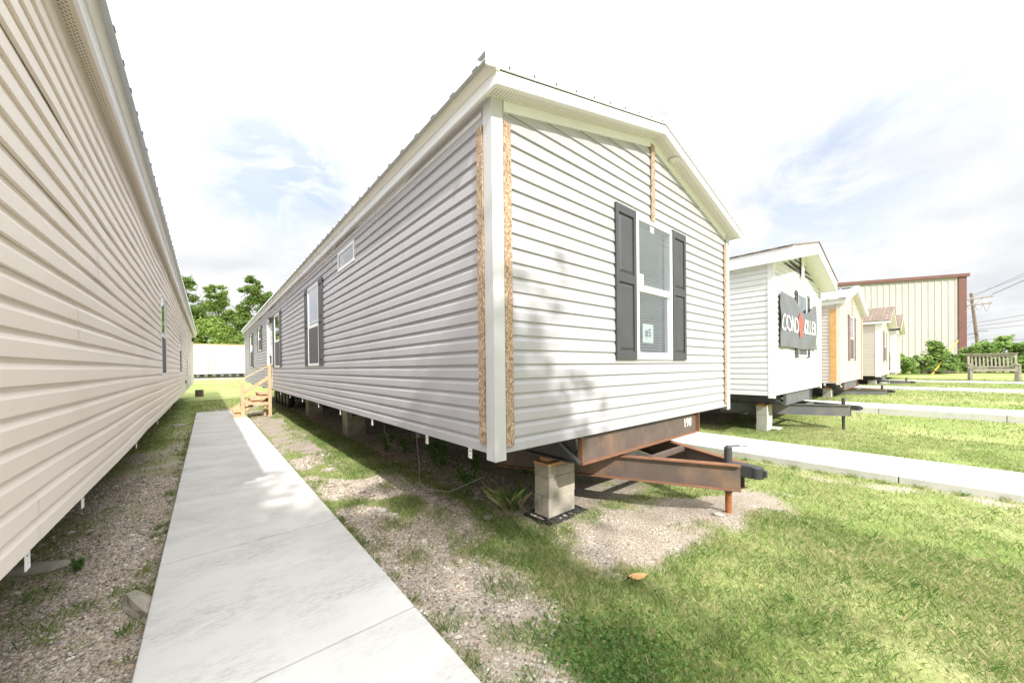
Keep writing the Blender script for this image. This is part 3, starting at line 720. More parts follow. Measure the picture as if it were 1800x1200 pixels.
# ---- the grey home in the middle
ZB, ZT = .895, 3.492
X0, Y0, W, L = 1.62, 2.10, 4.52, 22.3
sw = [(4.93,6.27,1.6,3.15), (9.98,10.98,1.6,3.15), (14.45,15.4,2.26,3.17), (17.85,18.85,1.62,3.15)]
h, fF, fL, fR = home('long light grey vinyl-sided mobile home with black shutters and number 5 in its front window', X0, Y0, W, L, ZB, ZT, .262,
     'grey_siding', 'grey_post', 'metal', front_open=[(1.91,2.69,1.61,3.14)],
     left_open=[(5.28,6.18,1.61,3.14),(3.15,3.95,3.055,3.325),(9.95,10.95,1.61,3.14),(11.6,12.72,.93,3.17),(14.5,15.4,2.27,3.16),(17.85,18.85,1.63,3.14)], wav=.0022)
main = h
fw = window(h, fF, 1.90, 2.70, 1.60, 3.15, blind=True, screen=False)
shutter(h, fF, 1.515, 1.888, 1.60, 3.175, M['black_shutter']); shutter(h, fF, 2.712, 3.06, 1.60, 3.175, M['black_shutter'])
proud_ = .035
# notice with the home's number, stickers on the glass
mb = MB(); mb.fbox(fF, 2.055, 2.285, proud_-.0305, proud_-.0290, 1.79, 2.0); pp = mb.obj('notice', M['paper'], fw)
text_obj('lettering', '#5', .125, M['ink'], fw, Matrix.Translation((2.17, -.0064, 1.895)) @ Matrix.Rotation(R(90), 4, 'X'), extrude=.0004, bold=.002)
MB().fbox(fF, 2.20, 2.285, .0235, .0241, 3.03, 3.092).obj('sticker', M['paper'], fw); MB().fbox(fF, 1.952, 2.05, .0235, .0241, 2.415, 2.53).obj('sticker', M['paper'], fw)
# side windows with shutters, transom, door
lf = ((0,0), (0,1), (-1,0))
for a, b, c, d in ((5.27,6.19,1.60,3.15), (9.94,10.96,1.60,3.15), (14.49,15.41,2.26,3.17), (17.84,18.86,1.62,3.15)):
    window(h, lf, a, b, c, d, gl='mirror_glass')
    shutter(h, lf, a-.31, a-.012, c, d+.02, M['black_shutter']); shutter(h, lf, b+.012, b+.31, c, d+.02, M['black_shutter'])
window(h, lf, 3.14, 3.96, 3.045, 3.335, kind='fixed', gl='glass')
mb = MB(); t = .07
mb.fbox(lf, 11.58, 11.58+t, -.05, .03, .93, 3.19); mb.fbox(lf, 12.74-t, 12.74, -.05, .03, .93, 3.19); mb.fbox(lf, 11.58+t, 12.74-t, -.05, .028, 3.12, 3.19)
mb.fbox(lf, 11.65, 12.67, -.045, .0, .93, 1.25); mb.fbox(lf, 11.65, 12.67, -.045, .0, 1.98, 2.14)
mb.fbox(lf, 11.65, 11.80, -.045, .0, 1.25, 1.98); mb.fbox(lf, 12.52, 12.67, -.045, .0, 1.25, 1.98); mb.fbox(lf, 11.65, 11.80, -.045, .0, 2.14, 3.12); mb.fbox(lf, 12.52, 12.67, -.045, .0, 2.14, 3.12)
dr = mb.obj('door', M['white_vinyl'], h, bevel=.004)
MB().fbox(lf, 11.80, 12.52, -.03, -.02, 2.14, 3.12).obj('pane', M['mirror_glass'], dr); MB().fbox(lf, 11.80, 12.52, -.03, -.02, 1.25, 1.98).obj('screen', M['screen'], dr)
mb = MB(); mb.fbox(lf, 11.32, 11.44, .02, .13, 3.10, 3.16); mb.fbox(lf, 11.34, 11.42, .03, .11, 2.98, 3.10); mb.obj('porch_light', M['lamp_dark'], h)
# interior: a back wall behind the openings so the rooms read as rooms
mb = MB(); mb.box(.10, .12, .12, L-.12, ZB+.06, ZB+.07)
mb = MB(); mb.box(2.4, 2.44, .9, L-.2, ZB+.06, ZT+.4); mb.box(.1, W-.1, 1.3, 1.34, ZB+.06, ZT+.1); mb.obj('partition', M['interior'], h)
# strand-board strips left over from transport
for args in ((fF, .075, .152, .020, .034, .944, 3.36), (fF, 2.225, 2.298, .020, .034, 3.155, 4.03), (fF, 4.36, 4.44, .020, .034, .94, 3.345), (lf, .075, .150, .028, .044, .965, 3.335)):
    MB().fbox(*args).obj('board_strip', M['osb'], h, bevel=.003)
# eyeball lamp in the gable soffit
mb = MB(); lx = 2.67; lz = ZT+.262*(W/2-abs(lx-W/2))
for r0, z in ((.062, -.006), (.050, -.012)):
    mb.tube([(lx, -.085, lz+.004), (lx, -.085, lz+z)], r0, 20)
sl_ = mb.obj('soffit_light', M['white_vinyl'], h); mb = MB(); mb.tube([(lx, -.085, lz-.011), (lx, -.085, lz-.016)], .036, 18); mb.obj('lens', M['lens'], sl_)
cb, dbar = hitch(h, W, ZB, 'rust_steel', 'rust_flange')
text_obj('lettering', '198', .155, M['stencil'], cb, Matrix.Translation((W-1.02-.25, .0430, ZB-.125)) @ Matrix.Rotation(R(90), 4, 'X'), sx=.98, bold=.002)
tie_plates(h, [.32, 1.06, 2.56, 4.0, 5.45, 6.95, 8.5, 10.0], ZB)
# wheels
for k in range(5):
    y = 14.2+k*.78
    for x in ((.74, .96), (W-.96, W-.74)):
        mb = MB(); n = 28; pr = [(x[0], .235), (x[0]+.005, .33), (x[0]+.035, .365), (x[1]-.035, .365), (x[1]-.005, .33), (x[1], .235)]
        v = []; 
        for (xx, r) in pr:
            for q in range(n): v.append((xx, y+r*math.cos(2*math.pi*q/n), .385+r*math.sin(2*math.pi*q/n)))
        f = [(i*n+q, i*n+(q+1) % n, (i+1)*n+(q+1) % n, (i+1)*n+q) for i in range(len(pr)-1) for q in range(n)]
        wmb = MB(); wmb.tube([(x[0]+.03, y, .385), (x[1]-.03, y, .385)], .06, 12); wl = wmb.obj('wheel', M['rim'], h)
        mb.add(v, f, True); mb.obj('tyre', M['rubber'], wl)
        mb = MB(); mb.tube([(x[0]+.015, y, .385), (x[1]-.015, y, .385)], .236, 24); mb.obj('rim', M['rim'], wl)
    MB().tube([(.9, y, .385), (W-.9, y, .385)], .04, 8).obj('axle', M['black_steel'], h)

# ---- the tan home at the left
XL, WL = -.59, 4.5
hl, f1, f2, f3 = home('tan vinyl-sided mobile home standing close beside the left edge of the concrete path', XL-WL, 1.95, WL, 25.4, .81, 3.43, .262,
     'tan_siding', 'tan_post' if 'tan_post' in M else 'beige_post', 'metal', right_open=[(6.45,7.35,1.46,2.84),(11.65,12.6,1.46,2.84),(16.0,17.0,.86,2.92)], wav=.0048, so=.10, pitch=.113, fo=.16, fh=.105, soft=(.72,.64,.53))
rf = ((WL,0), (0,1), (1,0))
window(hl, rf, 6.43, 7.37, 1.45, 2.86, gl='mirror_glass', proud=.024); window(hl, rf, 11.63, 12.62, 1.45, 2.86, gl='mirror_glass', proud=.024)
mb = MB(); mb.fbox(rf, 15.95, 16.03, -.05, .035, .84, 2.95); mb.fbox(rf, 16.97, 17.05, -.05, .035, .84, 2.95); mb.fbox(rf, 16.03, 16.97, -.05, .034, 2.87, 2.95); mb.fbox(rf, 16.03, 16.97, -.05, .01, .84, 2.87)
dl = mb.obj('door', M['white_vinyl'], hl, bevel=.004); mb = MB(); mb.tube([(WL+.01, 16.14, 1.85), (WL+.05, 16.14, 1.85)], .022, 10); mb.obj('handle', M['lamp_dark'], dl)
mb = MB(); mb.fbox(rf, 19.5, 19.6, .0, .03, .82, 3.40); mb.obj('corner_post', M['beige_post'], hl)
mb = MB(); mb.fbox(rf, 22.6, 22.72, .02, .12, 3.0, 3.16); mb.fbox(rf, 22.58, 22.74, .01, .16, 3.16, 3.19); mb.obj('porch_light', M['lamp_dark'], hl)
mb = MB(); mb.fbox(rf, 14.9, 15.0, .012, .045, 1.08, 1.21); ob = mb.obj('outlet_cover', M['screen'], hl)
mb = MB(); mb.box(WL-.10, WL+.03, .1, 25.3, 3.352, 3.426)
MB().box(WL+.004, WL+.024, .1, 25.3, 3.355, 3.426).obj('frieze_board', M['cream_trim'], hl)
tie_plates(hl, [.48, 1.35, 3.5, 5.65, 8.1, 10.4], .81, x=WL+.012, s=1)

# ---- the white home with the black banner
XB, YB, WB = 8.80, 2.16, 4.55
hb, bF, bL, bR = home('white mobile home with a louvred gable vent and a charcoal banner on its front', XB, YB, WB, 21, .885, 3.60, .235,
     'white_siding', 'white_vinyl', 'shingle', fo=.34, so=.13, fh=.245, pitch=.115, soffit='plank', frieze=False, front_open=[(1.98,2.86,1.72,3.20)])
wz = [1.70, 3.22]
window(hb, bF, 1.96, 2.88, wz[0], wz[1], gl='glass', blind=True, screen=True)
shutter(hb, bF, 1.70, 1.95, wz[0]-.02, wz[1]+.03, M['black_shutter']); shutter(hb, bF, 2.89, 3.14, wz[0]-.02, wz[1]+.03, M['black_shutter'])
MB().box(.1, WB-.1, 1.0, 1.04, .95, 3.7).obj('partition', M['interior'], hb)
# triangular louvred vent with a white king post
mb = MB(); bx = WB/2; zv = 3.70; hwid = 1.55; zp = 3.60+.235*WB/2-.03
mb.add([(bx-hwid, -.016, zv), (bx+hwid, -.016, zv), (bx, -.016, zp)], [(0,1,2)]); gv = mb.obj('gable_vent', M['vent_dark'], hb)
mb = MB(); z = zv
while z < zp-.03:
    w_ = hwid*(1-(z-zv)/(zp-zv))
    mb.add([(bx-w_, -.018, z+.024), (bx+w_, -.018, z+.024), (bx+w_-.02, -.036, z), (bx-w_+.02, -.036, z)], [(0,1,2,3)]); z += .062
mb.obj('louvre', M['white_vinyl'], gv)
MB().box(bx-.09, bx+.09, -.075, -.052, zv-.10, zp+.02).obj('king_post', M['fascia_white'], hb, bevel=.003)
hitch(hb, WB, .885, 'charcoal_steel', 'charcoal_steel', low=-.01)
tie_plates(hb, [.9, 2.6, 5.2], .885)
mb = MB(); mb.tube([(.36, 3.0, 3.65), (.36, 3.0, 4.08)], .04, 12); mb.obj('vent_pipe', M['white_vinyl'], hb)
# banner: a sagging cloth tied at its corners over the window
def cloth(x, z):
    """fold depth in front of the wall"""
    u = (x-.34)/(3.48); v = (z-1.885)/1.17
    d = .064+.024*math.sin(6.5*u+2.2*v+.4)*math.sin(math.pi*min(max(u,0),1))
    d += .014*math.sin(19*u-9*v+2*math.sin(3*u))*(.35+.65*(1-v))
    d += .005*math.sin(31*(u*.7+v*.45))*v
    d += .020*math.exp(-((u-.60)/.2)**2)*v
    return max(d, .046)
def bedge(u):
    sag = .30*math.exp(-((u-.60)/.19)**2)
    return 3.055-.02*u-sag+.04*u*u
mb = MB(); nu, nv = 90, 44; v = []
for j in range(nv+1):
    for i in range(nu+1):
        u = i/nu; vv = j/nv; x = .34+3.48*u+.012*math.sin(vv*7); zlo = 1.885+.012*math.sin(u*9); z = zlo+(bedge(u)-zlo)*vv
        v.append((x, -cloth(x, z), z))
f = [(j*(nu+1)+i, j*(nu+1)+i+1, (j+1)*(nu+1)+i+1, (j+1)*(nu+1)+i) for j in range(nv) for i in range(nu)]
mb.add(v, f, True)
M['banner'] = pm('charcoal_cloth', (.125,.13,.138), .36, (.15,.155,.16), scale=3, spec=.7)
ban = mb.obj('banner', M['banner']); ban.location = (XB, YB, 0)
tag(ban, 'charcoal cloth banner with white lettering and red emblem on the white home', 'banner')
sm = ban.modifiers.new('thick', 'SOLIDIFY'); sm.thickness = .003
def cloth_text(txt, cx, cz, size, sx, mat, bold=.0):
    me = text_mesh(txt, size, extrude=0, bold=bold); bm = bmesh.new(); bm.from_mesh(me)
    for k in range(-60, 61):
        bmesh.ops.bisect_plane(bm, geom=bm.verts[:]+bm.edges[:]+bm.faces[:], plane_co=(k*.03,0,0), plane_no=(1,0,0))
    for k in range(-12, 13):
        bmesh.ops.bisect_plane(bm, geom=bm.verts[:]+bm.edges[:]+bm.faces[:], plane_co=(0,k*.04,0), plane_no=(0,1,0))
    for vv in bm.verts:
        x = cx+vv.co.x*sx; z = cz+vv.co.y; vv.co = (x, -cloth(x, z)-.014, z)
    bm.to_mesh(me); bm.free(); me.materials.clear(); me.materials.append(mat)
    o = bpy.data.objects.new('lettering', me); COL.objects.link(o); o.parent = ban
    return o
cloth_text('COND', 1.10, 2.40, .50, .98, M['white_ink'], .002)
cloth_text('KILLER', 2.93, 2.42, .50, .80, M['white_ink'], .002)
mb = MB(); rings = 7; n = 30; v = [(2.03, -cloth(2.03, 2.43)-.014, 2.43)]; f = []
for j in range(1, rings+1):
    for k in range(n):
        a = 2*math.pi*k/n; r = j/rings*(1+.10*math.sin(5*a)+.05*math.sin(9*a+1)); x = 2.03+.20*r*math.cos(a); z = 2.43+.285*r*math.sin(a)
        v.append((x, -cloth(x, z)-.014, z))
f += [(0, 1+k, 1+(k+1) % n) for k in range(n)]
for j in range(rings-1):
    f += [(1+j*n+k, 1+(j+1)*n+k, 1+(j+1)*n+(k+1) % n, 1+j*n+(k+1) % n) for k in range(n)]
mb.add(v, f, True); mb.obj('emblem', M['red'], ban)

# ---- the beige home beyond it
XG, YG, WG = 15.5, 2.03, 5.3
hg, gF, gL, gR = home('beige mobile home with ribbed metal roof, brown shutters and orange corner strip', XG, YG, WG, 21, .885, 3.47, .255,
     'beige_siding', 'beige_post', 'metal', fo=.17, so=.1, fh=.085, front_open=[(2.12,2.98,1.66,3.20)])
window(hg, gF, 2.10, 3.0, 1.64, 3.22, gl='mirror_glass')
shutter(hg, gF, 1.68, 2.08, 1.62, 3.24, M['brown_shutter']); shutter(hg, gF, 3.02, 3.42, 1.62, 3.24, M['brown_shutter'])
glf = ((0,0), (0,1), (-1,0))
M['fresh_board'] = pm('fresh_sheathing', (.66,.38,.14), .7, (.56,.30,.11), scale=9, bump=.2, bscale=50)
MB().fbox(glf, .06, .22, .022, .036, .93, 3.28).obj('board_strip', M['fresh_board'], hg)
MB().fbox(gF, WG/2-.04, WG/2+.04, .020, .034, 3.24, 4.06).obj('board_strip', M['fresh_board'], hg)
MB().fbox(gF, WG-.2, WG-.1, .020, .034, .92, 3.36).obj('board_strip', M['fresh_board'], hg)
MB().box(.1, WG-.1, 1.0, 1.04, .95, 3.6).obj('partition', M['interior'], hg)
hitch(hg, WG, .885, 'charcoal_steel', 'rust_flange', low=-.01)
tie_plates(hg, [.35, 1.2], .885)

# ---- small home with the shingle roof, and the last one with the porch
X4, Y4, W4 = 25.2, 1.80, 4.5
h4, qF, qL, qR = home('small beige home with white corner posts and a brown shingle roof, its gable half hidden', X4, Y4, W4, 20, .88, 3.50, .36,
     'beige_siding', 'white_vinyl', 'shingle', fo=.34, so=.12, fh=.12, soffit='plank', postw=.2, frieze=False, front_open=[(1.83,2.67,1.62,3.12)])
window(h4, qF, 1.81, 2.69, 1.60, 3.14, gl='mirror_glass'); shutter(h4, qF, 1.42, 1.79, 1.58, 3.16, M['brown_shutter']); shutter(h4, qF, 2.71, 3.08, 1.58, 3.16, M['brown_shutter'])
MB().box(.1, W4-.1, 1.0, 1.04, .95, 3.6).obj('partition', M['interior'], h4)
cb4, db4 = hitch(h4, W4, .88, 'charcoal_steel', 'charcoal_steel', low=-.01)
ang4 = math.atan2(-.894, .447)
d4 = Vector((-.447,.894,0)); p4 = Vector((W4/2-.045-.08, -.92+.02, .88-.295-.125))+d4*.95+Vector((-.894,-.447,0))*.012
rot = Matrix(((.447, 0, -.894, 0), (-.894, 0, -.447, 0), (0, 1, 0, 0), (0, 0, 0, 1)))
text_obj('lettering', '78801', .17, M['stencil'], db4, Matrix.Translation(p4) @ rot)
X5, Y5, W5 = 31.2, 1.75, 4.7
h5, rF, rL, rR = home('small tan home at the row end with white porch columns under a brown gable', X5, Y5+1.6, W5, 16, .9, 3.45, .40,
     'tan_siding', 'white_vinyl', 'shingle', fo=.3, so=.12, fh=.12, soffit='plank', frieze=False)
mb = MB(); mb.gable(W5, .40, 3.45, -.16, W5+.16, -2.0, -.36, .122, .15); mb.obj('porch_roof', M['shingle'], h5)
MB().gable(W5, .40, 3.45, -.14, W5+.14, -2.0, -1.975, -.01, .12).obj('fascia', M['fascia_white'], h5)
MB().gable(W5, .40, 3.45, -.12, W5+.12, -1.974, -.33, .0, .012).obj('soffit', M['soffit_plank'], h5)
mb = MB(); v = [(0,-1.72,3.44),(W5,-1.72,3.44),(W5/2,-1.72,3.44+.40*W5/2)]; mb.add(v, [(0,1,2)]); mb.obj('porch_gable', M['beige_siding'], h5)
MB().box(0, W5, -1.75, -.02, .80, .92).obj('porch_floor', M['bench_wood'], h5)
for x in (.12, 1.55, 3.1, W5-.12):
    mb = MB(); mb.box(x-.10, x+.10, -1.74, -1.54, .92, 3.44); mb.box(x-.14, x+.14, -1.78, -1.50, .925, 1.06); mb.box(x-.14, x+.14, -1.78, -1.50, 3.30, 3.43); mb.obj('column', M['white_vinyl'], h5, bevel=.005)

# ------------------------------------------------------------------ piers
def pier(x, y, label, mat, rows, w=.39, d=.205, caps=True, pad=True, split=True, zoff=0.0):
    g = gh(x+w/2, y+d/2); p = empty('concrete_pier', (x, y, g), label, 'pier', 'block piers holding up the homes')
    z = .028 if pad else -.02; rs = random.Random(int(x*10))
    for i, hgt in enumerate(rows):
        j = (rs.random()-.5)*.008; 
        if i == 0 and split:
            MB().box(j, w+j, 0, d/2-.004, z, z+hgt-.003).obj('block', mat, p, bevel=.004); MB().box(j, w+j, d/2+.004, d, z, z+hgt-.003).obj('block', mat, p, bevel=.004)
        else:
            MB().box(j, w+j, -j, d-j, z, z+hgt-.003).obj('block', mat, p, bevel=.004)
        z += hgt
    if caps:
        MB().box(-.004, w*.98, -.004, d+.004, z, z+.036).obj('wood_shim', M['lumber'], p, bevel=.003)
        MB().box(.05, w*.72, d*.30, d*.86, z+.037, z+.075).obj('wood_shim', M['lumber'], p, bevel=.003)
    if pad:
        mb = MB(); a, b, c, e = -.085, w+.085, -.10, d+.07
        for q in ((a,b,c,c+.018),(a,b,e-.018,e),(a,a+.018,c,e),(b-.018,b,c,e)): mb.box(*q, .002, .030)
        for k in range(6):
            xx = a+(b-a)*k/6; s = (b-a)/6
            mb.bar((xx, c, .022), (xx+s, c+.11, .022), .010, .014); mb.bar((xx+s, c, .020), (xx, c+.11, .020), .010, .014)
        mb.box(a, b, c+.11, c+.122, .004, .026)
        for k in range(3):
            yy = c+(e-c)*k/3; mb.bar((b, yy, .022), (b-.11, yy+.1, .022), .010, .014); mb.bar((b-.11, yy, .02), (b, yy+.1, .02), .010, .014)
        mb.obj('footing_pad', M['plastic'], p)
    return p
pier(2.575, 2.49, 'grey block pier with wood shims on a black lattice pad, below the grey home', M['block'], [.20,.20,.105])
pier(2.45, 8.75, 'nearer of two wide tan block piers under the side of the grey home', M['block'], [.20,.20,.20], w=.40, d=.40, pad=False, split=False, caps=False)
pier(2.45, 12.9, 'wide tan block pier just before the wheels of the grey home', M['block'], [.20,.20,.20], w=.40, d=.40, pad=False, split=False, caps=False)
pier(9.72, 2.50, 'whitewashed block pier on the lawn under the front of the white home', M['block_white'], [.20,.20,.19], w=.40, d=.21, pad=False, split=False)
pier(16.35, 2.35, 'short whitewashed pier with wood cap under the front of the beige home', M['block_white'], [.17,.13], w=.42, d=.22, pad=False, split=False, caps=True)
pier(25.9, 2.0, 'small pale pier under the front of the shingle-roofed home', M['block_white'], [.14,.10], w=.5, d=.3, pad=False, split=False, caps=False)
pier(11.9, 3.6, 'low white pier behind the drawbar of the white home', M['block_white'], [.17,.15], w=.3, d=.2, pad=False, split=False, caps=False)
pier(19.4, 3.2, 'low white pier behind the drawbar of the beige home', M['block_white'], [.14,.12], w=.3, d=.2, pad=False, split=False, caps=False)
tag(MB().add([(9.98,2.36,.02),(10.30,2.34,.02),(10.34,2.62,.02),(10.0,2.66,.02),(9.99,2.37,.055),(10.29,2.35,.05),(10.33,2.61,.052),(10.01,2.65,.055)],[(0,1,5,4),(1,2,6,5),(2,3,7,6),(3,0,4,7),(4,5,6,7)]).obj('paving_slab', M['block_white']), 'thin concrete slab in the grass at the foot of the white home pier', 'slab')

# ------------------------------------------------------------------ wooden stairs to the side door
st = empty('wooden_stairs', (0, 0, 0), 'raw lumber steps with a handrail leading to the side door of the grey home', 'stairs')
ya, yb = 13.62, 14.72
mb = MB(); n = 4; xs0, xs1 = .62, 1.44; z0, z1 = .10, .86
for s in (ya+.06, yb-.06):
    a = Vector((xs0-.02, s, z0+.08)); b = Vector((xs1, s, z1-.10)); mb.bar(a, b, .04, .20)
mb.obj('stringer', M['stair_lumber'], st, bevel=.004)
for k in range(4):
    x = xs0+k*.21; z = z0+.17*(k+1)
    MB().box(x-.02, x+.25, ya-.02, yb+.02, z-.02, z+.02).obj('tread', M['stair_lumber'], st, bevel=.004)
for s in (ya,):
    mb = MB(); mb.box(xs1+.03, xs1+.12, s-.045, s+.045, .06, 1.66); mb.obj('post', M['stair_lumber'], st, bevel=.004)
    mb = MB(); mb.box(.78, .87, s-.045, s+.045, .06 if s == yb else .10, 1.13); mb.obj('post', M['stair_lumber'], st, bevel=.004)
    mb = MB(); mb.bar((.58, s, 1.10), (1.58, s, 1.71), .10, .035); mb.obj('handrail', M['stair_lumber'], st, bevel=.004)
    mb = MB(); mb.bar((.86, s, .82), (1.48, s, 1.28), .03, .10); mb.obj('rail', M['stair_lumber'], st, bevel=.004)
mb = MB(); mb.box(.95, 1.47, ya-.02, ya+.02, .42, .52); mb.box(1.38, 1.44, ya+.3, ya+.36, .06, .80); mb.obj('brace', M['stair_lumber'], st, bevel=.004)
mb = MB(); mb.box(.58, .92, ya-.06, ya+.10, .10, .16); mb.obj('foot_board', M['stair_lumber'], st, bevel=.004)
tag(MB().box(1.42, 1.62, 13.50, 13.75, -.02, .085).obj('footing_block', M['block'], bevel=.005), 'small concrete block under the front post of the wooden stairs', 'block')

# ------------------------------------------------------------------ far white unit on wheels, stump
FY = 54.0; fg = .60
fh_ = empty('mobile_home', (0, FY, fg), 'blank white mobile home on black wheels, standing crosswise in front of the trees', 'mobile home', 'single-wide homes set on piers in a row')
fz = 1.10-fg
MB().box(-11, 13, 0, 4.6, fz, 4.48-fg).obj('body', M['far_white'], fh_)
mb = MB(); mb.box(-11.1, 13.1, -.12, 4.7, 4.48-fg, 4.54-fg); mb.obj('roof_edge', M['orange_trim'], fh_)
M['tan_line'] = pm('pale_tan_trim', (.42,.34,.25), .6)
mb = MB(); mb.box(.10, .22, -.03, 0, fz+.05, 3.40-fg); mb.obj('door_trim', M['tan_line'], fh_)
mb = MB(); mb.box(.0, 3.3, -.03, 0, 3.68-fg, 3.76-fg); mb.obj('door_trim', M['tan_line'], fh_)
mb = MB(); mb.box(3.05, 3.15, -.03, 0, fz+.05, 3.40-fg); mb.obj('door_trim', M['tan_line'], fh_)
mb = MB(); mb.box(1.5, 1.55, -.02, 0, fz+.2, 2.9-fg); mb.obj('door_trim', M['fascia_white'], fh_)
MB().box(-10.9, 12.9, .3, .45, fz-.22, fz-.002).obj('chassis_beam', M['black_steel'], fh_)
for k in range(12):
    x = -1.5+k*.72
    mb = MB(); mb.tube([(x, .12, .31), (x, .36, .31)], .30, 18); wl = mb.obj('wheel', M['rubber'], fh_); mb = MB(); mb.tube([(x, .10, .31), (x, .14, .31)], .15, 12); mb.obj('rim', M['rim'], wl)
mb = MB(); mb.tube([(-.34, 27.6, .0), (-.34, 27.6, .40)], .19, 14); tag(mb.obj('tree_stump', M['bark']), 'short dark stump in the grass at the far end of the tan home', 'stump')

# ------------------------------------------------------------------ foliage
def leaf_cloud(centres, radii, per, size, mb_pts=None, squash=.75, droop=0, seed=0, wid=.55):
    """leaf sized folded quads through lumpy clusters; returns verts, faces"""
    r = np.random.default_rng(seed); C = []
    for c, rad, n in zip(centres, radii, per):
        d = r.normal(size=(n, 3)); d /= np.linalg.norm(d, axis=1)[:, None]
        rr = rad*(r.random(n)**.5*np.where(r.random(n) < .28, 1+.75*r.random(n), 1))[:, None]
        p = np.array(c)+d*rr*np.array((1,1,squash)); C.append(p)
    P = np.concatenate(C); n = len(P)
    a = r.normal(size=(n, 3)); a[:, 2] = a[:, 2]*.5-droop; a /= np.linalg.norm(a, axis=1)[:, None]
    b = np.cross(a, r.normal(size=(n, 3))); b /= np.linalg.norm(b, axis=1)[:, None]
    s = size*(.6+.8*r.random(n))[:, None]
    nrm = np.cross(a, b)
    v = np.stack([P-a*s*.5, P+b*s*wid*.5+nrm*s*.10, P+a*s*.5, P-b*s*wid*.5+nrm*s*.10], 1).reshape(-1, 3)
    f = np.arange(n*4).reshape(n, 4)
    return v, f
def tree(label, base, crown, mat, limbs, trunk_r=.22, group=None, seed=0, size=.34, name='broadleaf_tree', cat='tree', cname='crown'):
    """crown: list of (dx,dy,z,radius,count); limbs lead from the trunk to the clusters"""
    t = empty(name, (base[0], base[1], base[2]), label, cat, group); rs = random.Random(seed)
    ztop = max(c[2] for c in crown)
    mb = MB(); pts = [(0,0,-.2)]
    for k in range(1, 6): pts.append((rs.uniform(-.12,.12)*k*.5, rs.uniform(-.12,.12)*k*.5, ztop*.75*k/5))
    mb.tube(pts, trunk_r, 9, r1=trunk_r*.35)
    for c in crown[:limbs]:
        k = rs.uniform(.3, .6); z0 = c[2]*k; a = Vector((pts[2][0], pts[2][1], z0)); b = Vector((c[0], c[1], c[2])); m_ = (a+b)/2+Vector((rs.uniform(-.3,.3), rs.uniform(-.3,.3), .35))
        mb.tube([a, m_, b], trunk_r*.42, 6, r1=trunk_r*.10)
    mb.obj('trunk', M['bark'], t)
    v, f = leaf_cloud([(c[0],c[1],c[2]) for c in crown], [c[3] for c in crown], [int(c[4]) for c in crown], size, seed=seed)
    o = np_mesh(cname, v, f, mat, False); o.parent = t
    return t
def lumps(n, spread, zlo, zhi, rad, cnt, seed, top=1.0):
    rs = random.Random(seed); out = []
    for i in range(n):
        k = i/(n-1); z = zlo+(zhi-zlo)*k; w = spread*(1-.75*k*top)
        a = rs.random()*6.28; q = w*math.sqrt(rs.random())
        out.append((q*math.cos(a), q*math.sin(a), z+rs.uniform(-.4,.4), rad*(1.05-.45*k)*rs.uniform(.75,1.2), cnt*rs.uniform(.7,1.2)))
    return out
G = 'trees behind the far white home'
def lumpset(parts, seed):
    """parts: (x, z, half width, half height, number of clumps, clump radius)"""
    rs = random.Random(seed); out = []
    for (x, z, w, hh, n, rad) in parts:
        for i in range(n):
            a = rs.random()*6.28; q = math.sqrt(rs.random()); out.append((x+w*q*math.cos(a), rs.uniform(-.9,.9)*min(w,1.6), z+hh*q*math.sin(a), rad*rs.uniform(.7,1.25), 300*rad*rad*rs.uniform(.7,1.2)+50))
    return out
TL = [('tall dense tree beside the roof of the tan home, leftmost of the visible row', (-2.2,66), [(0,4,3,2.5,16,1.1),(-.3,8,2.6,2.2,18,1.0),(-.7,11,2.0,1.8,14,.85),(-.6,12.6,1.6,.9,18,.5)], 'tree_leaf_dark'),
      ('mid height tree with a ragged double top, second from the left in the visible row', (1.2,68), [(0,4,2.6,2.5,14,1.1),(0,8.2,2.0,2,15,.95),(-.2,11,1.3,1.3,10,.75),(-.7,12.2,.7,.9,9,.45),(.6,12.3,.7,.9,9,.45)], 'tree_leaf'),
      ('low thin topped tree in the gap left of the vine-hung tree', (3.9,67), [(0,4,2.4,2.5,14,1.1),(-.1,7.6,1.6,1.4,11,.85),(0,9.4,1.2,1.0,13,.5),(.5,10.3,.7,.6,7,.4)], 'tree_leaf'),
      ('tallest tree, hung with vines and topped by leafy horns', (6.3,66), [(.6,4,2.4,2.5,16,1.1),(.5,8,2.0,1.8,16,.95),(0,10.8,1.5,1.3,13,.85),(-.6,12.4,1.2,1.0,16,.55),(-1.9,12.6,.7,.35,6,.38),(-.9,14.0,.6,.7,9,.40),(-.2,13.8,.45,.6,6,.36),(1.1,11.6,.9,.8,10,.5)], 'tree_leaf_dark'),
      ('bushy tree mostly hidden behind the far end of the grey home', (9.6,67), [(0,4,2.6,2.5,14,1.2),(0,8,2.3,2.2,14,1.1)], 'tree_leaf'),
      ('bushy tree mostly hidden behind the far end of the tan home', (-6.6,67), [(0,4,3,2.5,14,1.2),(0,8.5,2.6,2.5,16,1.1),(.4,11.5,1.6,1.2,8,.9)], 'tree_leaf_dark')]
for i, (lab, (x, y), parts, mt) in enumerate(TL):
    tree(lab, (x, y, .6), lumpset(parts, 50+i), M[mt], 16, group=G, seed=50+i, size=.29)
rs = random.Random(4); cs = []; rr = []; pc = []
for i in range(110):
    x = rs.uniform(-9, 12); k = rs.random(); hgt = .8+k*(6.3+.9*math.sin(x*.8+1)); y = 60.5+k*3+rs.uniform(0,1.5); cs.append((x, y, hgt+.5)); rr.append(rs.uniform(.8,1.35)); pc.append(260)
v, f = leaf_cloud(cs, rr, pc, .32, seed=21); o = np_mesh('undergrowth', v, f, M['vine_leaf'], False); o['kind'] = 'stuff'
